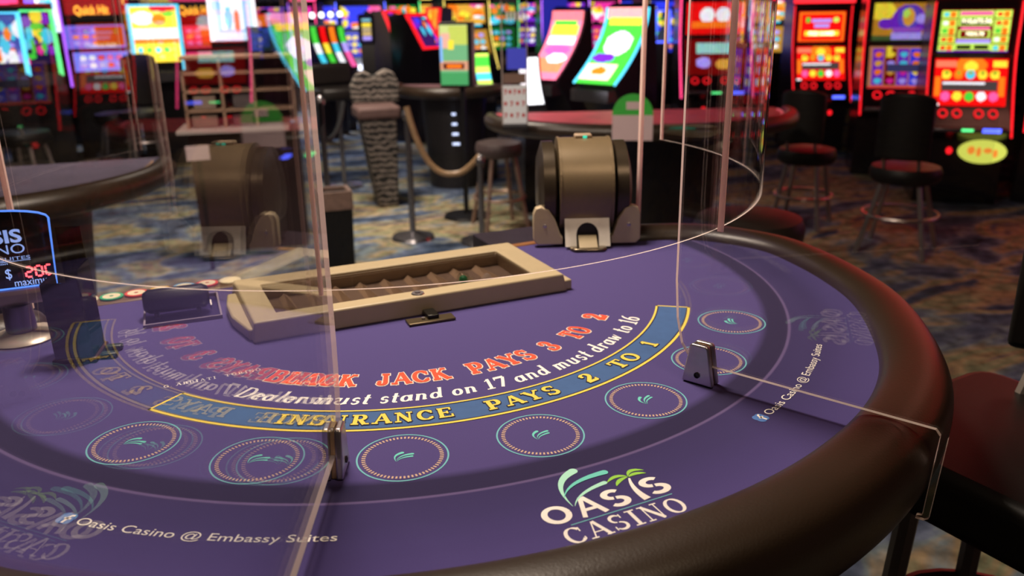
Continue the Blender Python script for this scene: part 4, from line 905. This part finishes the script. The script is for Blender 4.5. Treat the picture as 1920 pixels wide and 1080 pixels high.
# far rows
protos = []
pal = [('lavender',PUR,NPUR),('red',RED,NRED),('golden',GOLD,NYEL),('green',lin(30,120,50),NGRN),('blue',BLU,NBLU),('pink',MAG,NPNK)]
px = -60; k = 0
while px < 1480:
    nm, c, ne = pal[(k*5+k//3) % 6]; d = 12.5 + (k % 3)*1.1
    p = D(px, 90, d)
    if k < 6:
        r = slot_machine((p.x,p.y,0), facing((p.x,p.y,0), rnd.uniform(-25,25)), '%s slot machine in the far back row' % nm, scatter(c,[YEL,WHT,CYN,ORG,PNK,BLK],rnd,18), reels(tuple(q*.6 for q in c),[YEL,WHT,ORG,CYN,LAV],rnd,nx=30,ny=20), edge=ne, top=ne if k%2 else cabm, detail=False, group='slot machines of the far back rows')
        protos.append((nm,r))
    else:
        src = next(q for n_,q in protos if n_ == nm) if any(n_ == nm for n_,q in protos) else protos[k%len(protos)][1]
        r = copy_tree(src); r.location = (p.x,p.y,0); r.rotation_euler = (0,0,facing((p.x,p.y,0), rnd.uniform(-25,25)))
    px += 62; k += 1

# ------------------------------------------------------------------ more gaming tables
def gaming_table(loc, rz, h, rx, ry, top_m, edge_m, label, rail_m=None):
    r = empty('gaming_table', loc, rz, label, 'table')
    P = [(rx*math.cos(a), -ry*math.sin(a)) for a in [PI*i/28 for i in range(29)]][::-1]
    P = P + [(rx, ry*.22), (-rx, ry*.22)]
    MB().prism(P, h-0.035, h).build('playing_surface', top_m, r)
    MB().tube([(x*1.03,y*1.03,h-0.02) for x,y in P[:29]], 0.045, 10).build('rail', rail_m or leather, r, smooth=True)
    MB().tube([(x*.97,y*.97,h+0.004) for x,y in P[:29]], 0.006, 6).build('edge_trim', edge_m, r)
    Q = [(x*.62,y*.62) for x,y in P]; MB().frustum([(x*.8,y*.8) for x,y in Q], 0.0, Q, h-0.03).build('pedestal', black, r)
    return r
redfelt = mat('red_felt', (0.55,0.07,0.10), 0.5, vary=0.5, vscale=9); darkfelt = mat('dark_blue_felt', (0.10,0.08,0.13), 0.8, vary=0.3, vscale=8); brownfelt = mat('brown_felt', (0.26,0.14,0.16), 0.6, vary=0.4, vscale=7)
tan_edge = mat('tan_edge', (0.50,0.30,0.15), 0.4)
p = D(1200,215,4.95); rt = gaming_table((p.x,p.y,0), facing(p,12), 0.80, 0.82, 0.62, redfelt, neon('redline', (0.9,0.12,0.15), 0.5), 'gaming table with red felt behind the card shuffler')
p = D(850,180,6.9); bt = gaming_table((p.x,p.y,0), facing(p,-10), 0.79, 0.42, 0.42, brownfelt, tan_edge, 'gaming table with brown-red top and black base, below the black monitor')
p = D(-95,262,3.55); lt = gaming_table((p.x,p.y,0), facing(p,-15), 0.86, 0.66, 0.62, darkfelt, tan_edge, 'dark gaming table at the left picture edge')
for k in range(4):
    MB().box(-0.015,0.015+0.008*k,0,0.01,0,0.016).build('led_reflection', neon('pale_blue', (0.6,0.7,1.0), 1.6), bt).location = (0.06,-0.36,0.60-k*0.075)  # glowing bars imitating blurred LED reflections on the table base
for x,z,m_ in ((-0.52,0.66,NBLU),(-0.34,0.69,NGRN),(-0.22,0.68,NBLU)):
    MB().box(x-.014,x+.014,-0.60,-0.50,z,z+.014).build('led_spot', m_, rt)  # lit spots standing in for LED reflections on the red table
# cards, displays on the red table
p = W(1185,262,0.805); c = empty('card_sign', (p.x,p.y,0.801), facing(p,0), 'white standing card with rounded green top on the red table', 'sign')
w_ = 0.092
MB().box(-w_,w_,0,0.006,0,0.115).build('card', mat('card_pinkwhite', (0.70,0.52,0.55), 0.6), c)
A = [(w_*math.cos(a), 0.115+0.095*math.sin(a)) for a in [PI*i/16 for i in range(17)]]
n = len(A); MB().add([(x,0,z) for x,z in A]+[(x,0.006,z) for x,z in A], [tuple(range(n)), tuple(range(2*n-1,n-1,-1))]+[(i,(i+1)%n,n+(i+1)%n,n+i) for i in range(n)]).build('green_top', mat('card_green', (0.04,0.30,0.04), 0.5, emit=(0.03,0.3,0.03), es=0.25, vary=0.2), c)
MB().box(-0.03,0.03,-0.002,0,0.14,0.175).build('pale_square', mat('card_pinkwhite'), c)
p = W(966,238,0.81); ds = empty('acrylic_display', (p.x,p.y,0.802), facing(p,0), 'tall clear acrylic display with white card of red symbols on the red table', 'display stand')
w_ = 0.062; zt = lambda yy: D(966,yy,math.hypot(p.x-CAM.x,p.y-CAM.y)).z-0.802
fr = mat('display_frame', (0.42,0.34,0.32), 0.3)
MB().box(-w_,w_,-0.05,0.05,0,0.02).build('base', black, ds)
MB().box(-w_,w_,0.010,0.014,0.02,zt(2)).build('clear_panel', sheet_mat('display_clear', (0.86,0.82,0.82), 0.08), ds)
for s_ in (-1,1): MB().box(s_*w_-.003,s_*w_+.003,0.004,0.016,0.02,zt(2)).build('side_edge', fr, ds)
MB().box(-w_*.95,w_*.95,0.0,0.008,zt(232),zt(160)).build('symbol_card', mat('symbol_card', (0.62,0.62,0.62), 0.6, emit=(0.5,0.5,0.5), es=0.25), ds)
mb = MB()
for q in range(3):
    for k_ in range(5 if q==0 else 4):
        x = -w_*.75+k_*w_*(.37 if q==0 else .48); z = zt(172+q*22); 
        if (k_+q)%2: mb.add([(x+.008*math.cos(a),-0.001,z+.011*math.sin(a)) for a in [2*PI*i/10 for i in range(10)]],[tuple(range(10))])
        else: mb.add([(x-.008,-.001,z+.012),(x+.008,-.001,z+.012),(x+.008,-.001,z+.007),(x+.001,-.001,z-.013),(x-.006,-.001,z-.013),(x+.001,-.001,z+.006),(x-.008,-.001,z+.006)],[tuple(range(7))])
mb.build('card_symbols', mat('symbol_red', (0.6,0.03,0.03), 0.6), ds)
MB().box(-w_*.6,w_*.95,0.0,0.008,zt(130),zt(90)).build('blue_card', mat('blue_card', (0.05,0.06,0.45), 0.5, emit=(0.05,0.06,0.6), es=0.35), ds)
MB().box(-w_*.9,w_*.9,0.0,0.008,zt(156),zt(138)).build('brown_card', mat('brown_card', (0.22,0.13,0.10), 0.6), ds)
for k_ in range(5): MB().box(-w_*.6+k_*w_*.3,-w_*.6+k_*w_*.3+.01,-0.002,0.002,zt(38),zt(22)).build('top_character', white, ds)
p = D(1040,240,8.2); bc = empty('blue_column', (p.x,p.y,0), facing(p,0), 'glowing deep blue column standing behind the red table', 'column')
MB().box(-0.112,0.112,0,0.16,0,2.6).build('shaft', mat('column_blue', (0.02,0.02,0.25), 0.3, emit=(0.02,0.025,0.55), es=0.5, vary=0.3, vscale=3), bc)
MB().box(-0.10,0.10,-0.02,0.18,0,0.06).build('foot', black, bc)
# black monitor on a pole
p = D(868,210,5.75); mo = empty('monitor_stand', (p.x,p.y,0), facing(p,-12), 'black monitor with green and yellow screen on a black pole', 'monitor')
zt = lambda yy: D(868,yy,5.75).z
MB().box(-0.015,0.015,0,0.03,0,zt(158)).build('pole', blackp, mo); MB().lathe([(0,0),(0.16,0),(0.15,0.02),(0,0.03)],0,0.015,24).build('foot', blackp, mo)
MB().box(-0.135,0.085,-0.05,0.05,zt(162),zt(41)).build('housing', blackp, mo, bevel=0.004)
g = Img(30,52,lin(110,170,120)); g.rect(0,.78,1,1,lin(200,210,130)); g.rect(.35,.68,1,.98,lin(190,200,90)); g.rect(.05,.62,.35,.86,lin(230,170,150)); g.rect(.3,.6,.5,.75,YEL); g.rect(0,.26,1,.40,lin(210,150,120)); g.rect(.12,.28,.88,.37,lin(80,30,20)); g.rect(.25,.30,.75,.35,ORG); g.rect(0,0,1,.22,lin(70,150,90)); g.rect(0,.4,.1,.8,lin(130,180,240)); g.noise(.05,rnd)
screen(g, -0.128, 0.055, (-0.053,zt(158)), (-0.053,zt(46)), SM, mo, 'monitor_screen')

# ------------------------------------------------------------------ stools, chairs
leathb = mat('black_leather', (0.009,0.007,0.006), 0.45, spec=0.30, bump=0.08, bscale=250, vary=0.2)
legm = mat('worn_chrome', (0.42,0.36,0.34), 0.30, metal=0.8, vary=0.1)
def bar_stool(loc, rz, label, seat_z, r_=0.19, back=None, leg_m=None, spread=1.25, group=None, seat_m=None, square=False, ring=0.35):
    s = empty('bar_stool', loc, rz, label, 'stool', group); leg_m = leg_m or legm; seat_m = seat_m or leathb
    if square:
        q = r_; P = []
        for cx,cy,a in ((q-.05,-q+.05,-90),(q-.05,q-.05,0),(-q+.05,q-.05,90),(-q+.05,-q+.05,180)):
            P += [(cx+.05*math.cos(math.radians(a+t)),cy+.05*math.sin(math.radians(a+t))) for t in (0,30,60,90)]
        MB().prism(P, seat_z-0.10, seat_z).build('seat', seat_m, s, bevel=0.022, seg=4)
    else: MB().lathe([(0,seat_z-.09),(r_*.9,seat_z-.09),(r_,seat_z-.07),(r_*1.02,seat_z-.035),(r_*.95,seat_z-.005),(r_*.6,seat_z+.008),(0,seat_z+.01)], n=28).build('seat', seat_m, s, smooth=True)
    for k_ in range(4):
        a = PI/4+k_*PI/2; t = r_*.72; b = t*spread*1.25
        MB().tube([(t*math.cos(a),t*math.sin(a),seat_z-.085),(b*math.cos(a),b*math.sin(a),0)], 0.014 if not square else 0.019, 8).build('leg', leg_m, s, smooth=True)
    rr = r_*.72*(1+(spread*1.25-1)*(1-ring/seat_z))
    MB().tube([(rr*math.cos(a),rr*math.sin(a),ring) for a in [2*PI*i/24 for i in range(24)]], 0.010, 6, True).build('foot_ring', leg_m, s, smooth=True)
    if back:
        mb = MB(); w_ = r_*0.95
        vs=[]; 
        for i in range(9):
            a = -0.9+1.8*i/8
            for yy,zz in ((0,0),(0.05,0),(0.05,1),(0,1)):
                vs.append((w_*math.sin(a), r_*.55+(r_*.45+yy)*math.cos(a), seat_z+.06+zz*back*(1-.18*abs(math.sin(a))**3)))
        fs=[(4*i+k_,4*i+(k_+1)%4,4*i+4+(k_+1)%4,4*i+4+k_) for i in range(8) for k_ in range(4)]+[(3,2,1,0),(32,33,34,35)]
        mb.add(vs,fs).build('backrest', seat_m, s, bevel=0.015, seg=3)
        for x in (-w_*.5,w_*.5): MB().tube([(x,r_*.6,seat_z-.05),(x,r_*.95,seat_z+.08)],0.011,6).build('back_post', leg_m, s)
    return s
def at(x,y,z=0.0): p = W(x,y,z); return (p.x,p.y,0)
f_ = at(1678,468); bar_stool(f_, facing(f_,170), 'chrome-legged stool with dark back standing before the jackpot slot machine', 0.50, 0.19, back=0.36, ring=0.22, spread=1.5)
f_ = at(1500,420); bar_stool(f_, facing(f_,165), 'dark stool with slim legs before the free games machine', 0.50, 0.18, back=0.32, ring=0.2, spread=1.3)
p = W(1405,404,0.74); bar_stool((p.x,p.y,0), 0.3, 'padded stool with red-lit round seat beyond the far right bend of the rail', 0.74, 0.175)
p = W(1930,822,0.74); us = bar_stool((p.x,p.y,0), math.radians(-84), 'large square black leather stool right beside the table rail', 0.74, 0.215, back=0.24, square=True, spread=1.0, leg_m=mat('grey_painted_leg', (0.20,0.17,0.15), 0.4, metal=0.3))
MB().tube(catmull([(-0.20,-0.10,0.62),(-0.25,-0.17,0.5),(-0.22,-0.27,0.36),(-0.10,-0.31,0.30),(0.10,-0.31,0.30)],5), 0.012, 8).build('foot_rail', chromem, us, smooth=True)
f_ = at(938,424); bar_stool(f_, facing(f_,20), 'brown metal stool frame with splayed legs before the red table', 0.56, 0.15, leg_m=mat('brown_metal', (0.30,0.20,0.16), 0.4, metal=0.5), spread=1.5, ring=0.20, seat_m=mat('brown_seat', (0.06,0.04,0.04), 0.5))
f_ = at(232,330); bar_stool(f_, facing(f_,10), 'dark thin-legged stool before the lavender-reel slot machine', 0.55, 0.16, spread=1.5, ring=0.2, leg_m=chromem)
f_ = at(285,340); bar_stool(f_, facing(f_,-170), 'high-backed dark chair left of the wooden cubby desk', 0.60, 0.18, back=0.40, spread=1.2)
f_ = at(70,402); bar_stool(f_, facing(f_,150), 'black stool tucked behind the dark gaming table at left', 0.60, 0.19, back=0.36)
# pedestal stool
f_ = at(647,350); ps = empty('pedestal_stool', f_, facing(f_,25), 'black pedestal stool with thin pole, behind the left divider edge', 'stool')
MB().tube([(0,0,0.02),(0,0,0.72)], 0.018, 10).build('pole', chromem, ps); MB().lathe([(0,0),(0.15,0),(0.14,0.02),(0,0.035)], n=24).build('foot', chromem, ps)
MB().prism([(-.20,-.16),(-.08,-.21),(.12,-.19),(.20,-.08),(.19,.12),(.05,.19),(-.14,.17),(-.21,.04)], 0.71, 0.80).build('seat', leathb, ps, bevel=0.03, seg=4)
MB().prism([(-.19,.08),(.18,.08),(.16,.19),(-.15,.2)], 0.80, 0.97).build('low_back', leathb, ps, bevel=0.03, seg=4)
# rope stanchions
def stanchion(f_, label, h=0.85):
    s = empty('rope_stanchion', f_, 0, label, 'stanchion')
    MB().lathe([(0,0),(0.14,0),(0.13,0.02),(0.02,0.045),(0.018,h-.06),(0.03,h-.05),(0.03,h-.02),(0.018,h),(0,h+.01)], n=20).build('post', chromem, s, smooth=True); return s
s1 = D(762,205,5.25); s2 = D(905,300,5.1)
stanchion((s1.x,s1.y,0), 'slim dark stanchion at the left end of the golden rope', 0.80); 
q = D(600,190,5.6); stanchion((q.x,q.y,0), 'slim dark stanchion holding the black rope left of the pedestal stool', 0.86)
ropem = mat('gold_rope', (0.26,0.16,0.08), 0.45, bump=0.8, bscale=60, vary=0.35, vscale=50)
pts = [D(762,200,5.22), D(772,235,5.20), D(785,270,5.18), D(805,305,5.16), D(832,325,5.14), D(868,322,5.12), D(900,292,5.10)]
tag(MB().tube(catmull(pts,5), 0.019, 8).build('rope', ropem, None, smooth=True), 'gold twisted rope sagging in front of the black table base', 'rope')
stanchion((pts[-1].x,pts[-1].y,0), 'slim dark stanchion at the right end of the golden rope', pts[-1].z)
pts = [D(600,192,5.58), D(603,240,5.6), D(610,262,5.65), D(625,255,5.75), D(638,225,5.9), D(643,192,6.05)]
tag(MB().tube(catmull(pts,5), 0.016, 8).build('rope', blackp, None, smooth=True), 'black rope hanging beside the pedestal stool', 'rope')
# striped chair
zm = bpy.data.materials.new('striped_fabric'); zm.use_nodes = True; nt = zm.node_tree; b = nt.nodes['Principled BSDF']; b.inputs['Roughness'].default_value = 0.8
tc = nt.nodes.new('ShaderNodeTexCoord'); wv = nt.nodes.new('ShaderNodeTexWave'); wv.bands_direction = 'Z'; wv.inputs['Scale'].default_value = 7.5; wv.inputs['Distortion'].default_value = 5; wv.inputs['Detail Scale'].default_value = 3
cr = nt.nodes.new('ShaderNodeValToRGB'); cr.color_ramp.elements[0].position = .45; cr.color_ramp.elements[1].position = .58; cr.color_ramp.elements[0].color = (0.01,0.009,0.008,1); cr.color_ramp.elements[1].color = (0.19,0.16,0.14,1)
nt.links.new(tc.outputs['Object'], wv.inputs['Vector']); nt.links.new(wv.outputs['Fac'], cr.inputs[0]); nt.links.new(cr.outputs[0], b.inputs['Base Color'])
f_ = at(720,384); zc = empty('striped_chair', f_, facing(f_,10), 'tall chair in black and grey striped fabric, left of the golden rope', 'chair')
MB().frustum([(-.05,-.09),(.10,-.09),(.10,.09),(-.05,.09)], 0.0, [(-.14,-.13),(.11,-.13),(.11,.12),(-.14,.12)], 0.64).build('skirted_base', zm, zc, bevel=0.02, seg=3)
MB().prism([(-.17,-.15),(.14,-.15),(.14,.14),(-.17,.14)], 0.64, 0.73).build('seat', mat('mauve_seat', (0.10,0.055,0.05), 0.7, vary=0.3, vscale=20), zc, bevel=0.025, seg=3)
P = [(-.16,.73),(.18,.73),(.19,.86),(.15,.94),(.09,.97),(0,.92),(-.07,.96),(-.13,.93),(-.17,.85)]
n = len(P); MB().add([(x,0.10,z) for x,z in P]+[(x,0.16,z) for x,z in P], [tuple(range(n)), tuple(range(2*n-1,n-1,-1))]+[(i,(i+1)%n,n+(i+1)%n,n+i) for i in range(n)]).build('backrest', zm, zc, bevel=0.015, seg=3)
# waste bin
f_ = D(634,470,4.75); wb = empty('waste_bin', (f_.x,f_.y,0), facing(f_,8), 'black square waste bin with brown liner behind the tray table edge', 'bin')
w_ = 0.088
MB().frustum([(-w_*.9,-w_*.9),(w_*.9,-w_*.9),(w_*.9,w_*.9),(-w_*.9,w_*.9)], 0, [(-w_,-w_),(w_,-w_),(w_,w_),(-w_,w_)], 0.42).build('body', blackp, wb, bevel=0.005)
mb = framebox(MB(), [(-w_*1.05,-w_*1.05),(w_*1.05,-w_*1.05),(w_*1.05,w_*1.05),(-w_*1.05,w_*1.05)], [(-w_*.85,-w_*.85),(w_*.85,-w_*.85),(w_*.85,w_*.85),(-w_*.85,w_*.85)], 0.34/S, [(-w_*1.02,-w_*1.02),(w_*1.02,-w_*1.02),(w_*1.02,w_*1.02),(-w_*1.02,w_*1.02)], [(-w_*.8,-w_*.8),(w_*.8,-w_*.8),(w_*.8,w_*.8),(-w_*.8,w_*.8)], 0.44/S)
mb.build('liner', mat('bin_liner', (0.16,0.10,0.08), 0.5, bump=0.6, bscale=30, vary=0.4, vscale=30), wb)
# cubby desk
f_ = D(467,300,5.4); cdk = empty('cubby_desk', (f_.x,f_.y,0), facing(f_,-5), 'wooden cubby desk with brown pigeonholes seen through the left divider', 'desk')
k = 5.4/1594; zt = lambda yy: D(467,yy,5.4).z; x0, x1 = -92*k, 92*k; z0, z1 = zt(232), zt(102)
bw = mat('desk_wood', (0.34,0.21,0.14), 0.55, vary=0.25, vscale=12); bwd = mat('desk_back', (0.30,0.20,0.16), 0.7, vary=0.4, vscale=9)
MB().box(x0,x1,0.10,0.12,z0,z1).build('back_panel', bwd, cdk)
for x in (x0,x0+.02+(x1-x0)*.3,x0+(x1-x0)*.62,x1-.015): MB().box(x,x+.015,-0.12,0.10,z0,z1 if x>x0+.1 else z1-.08).build('upright', bw, cdk)
for z in (z0+.09,z0+.20,z1-.10,z1-.015): MB().box(x0,x1,-0.12,0.10,z,z+.015).build('shelf', bw, cdk)
MB().box(x0-.05,x1-.05,-0.22,0.12,z0-.02,z0).build('ledge', mat('pale_ledge', (0.42,0.36,0.34), 0.5), cdk)
MB().box(x0,x1,-0.14,0.12,0,z0-.02).build('lower_body', mat('dark_desk_body', (0.035,0.015,0.015), 0.4, vary=0.3), cdk)
bm_ = [((0.20,0.13,0.10),'brown'),((0.12,0.04,0.05),'maroon'),((0.26,0.19,0.15),'tan'),((0.10,0.08,0.08),'charcoal')]
for k_,(xx,zz,ww,hh) in enumerate([(x0+.03,z0+.005,.14,.07),(x0+.26,z0+.005,.11,.065),(x0+.05,z0+.108,.12,.075),(x0+.27,z0+.108,.13,.08)]):
    c_,nm = bm_[k_]; bx_ = MB().box(0,ww,0,0.16,0,hh).build('storage_box', mat('box_'+nm, c_, 0.7, vary=0.2), None); bx_.parent = None
    bx_.matrix_world = Matrix.Translation((f_.x,f_.y,0)) @ Matrix.Rotation(facing(f_,-5),4,'Z') @ Matrix.Translation((xx,-0.10,zz)); tag(bx_, '%s storage box in a pigeonhole of the wooden cubby desk' % nm, 'box')
bs = empty('desk_monitor', (0,0,0), 0, 'small blue-lit monitor on top of the wooden cubby desk', 'monitor')
bs.location = (Matrix.Translation((f_.x,f_.y,0)) @ Matrix.Rotation(facing(f_,-5),4,'Z')) @ Vector((0.17,-0.02,z1)); bs.rotation_euler = (0,0,facing(f_,-5))
MB().box(-.10,.10,0.0,0.03,0.01,0.155).build('housing', blackp, bs); screen(scatter(lin(40,70,150),[lin(60,90,200),lin(30,60,60)],rnd,nx=16,ny=12), -.09,.09,(-.003,.02),(-.003,.145), SMd, bs, 'monitor_screen'); MB().box(-.04,.04,-.02,.05,0,.012).build('stand', blackp, bs)
# paper note and wooden ramp on the floor
p = D(370,280,4.9); n_ = empty('paper_note', (p.x,p.y,p.z-0.03), facing(p,0), 'pink-white paper note clipped on a dark post, below the cubby desk ledge', 'note')
MB().box(-.06,.06,0,.002,-0.03,.05).build('sheet', mat('paper_pink', (0.62,0.48,0.50), 0.7), n_); MB().box(-.012,.012,.002,.02,-(p.z-0.03),.03).build('post', blackp, n_)
p = W(673,215,0.0); wk = MB().box(-0.30,0.30,-0.07,0.07,0,0.10).build('wooden_block', mat('raw_wood', (0.62,0.36,0.20), 0.6, vary=0.15), None); wk.location = (p.x,p.y,0); wk.rotation_euler = (0,0,facing(p,-35)); tag(wk, 'pale wooden block lying on the carpet behind the striped chair', 'wooden block')
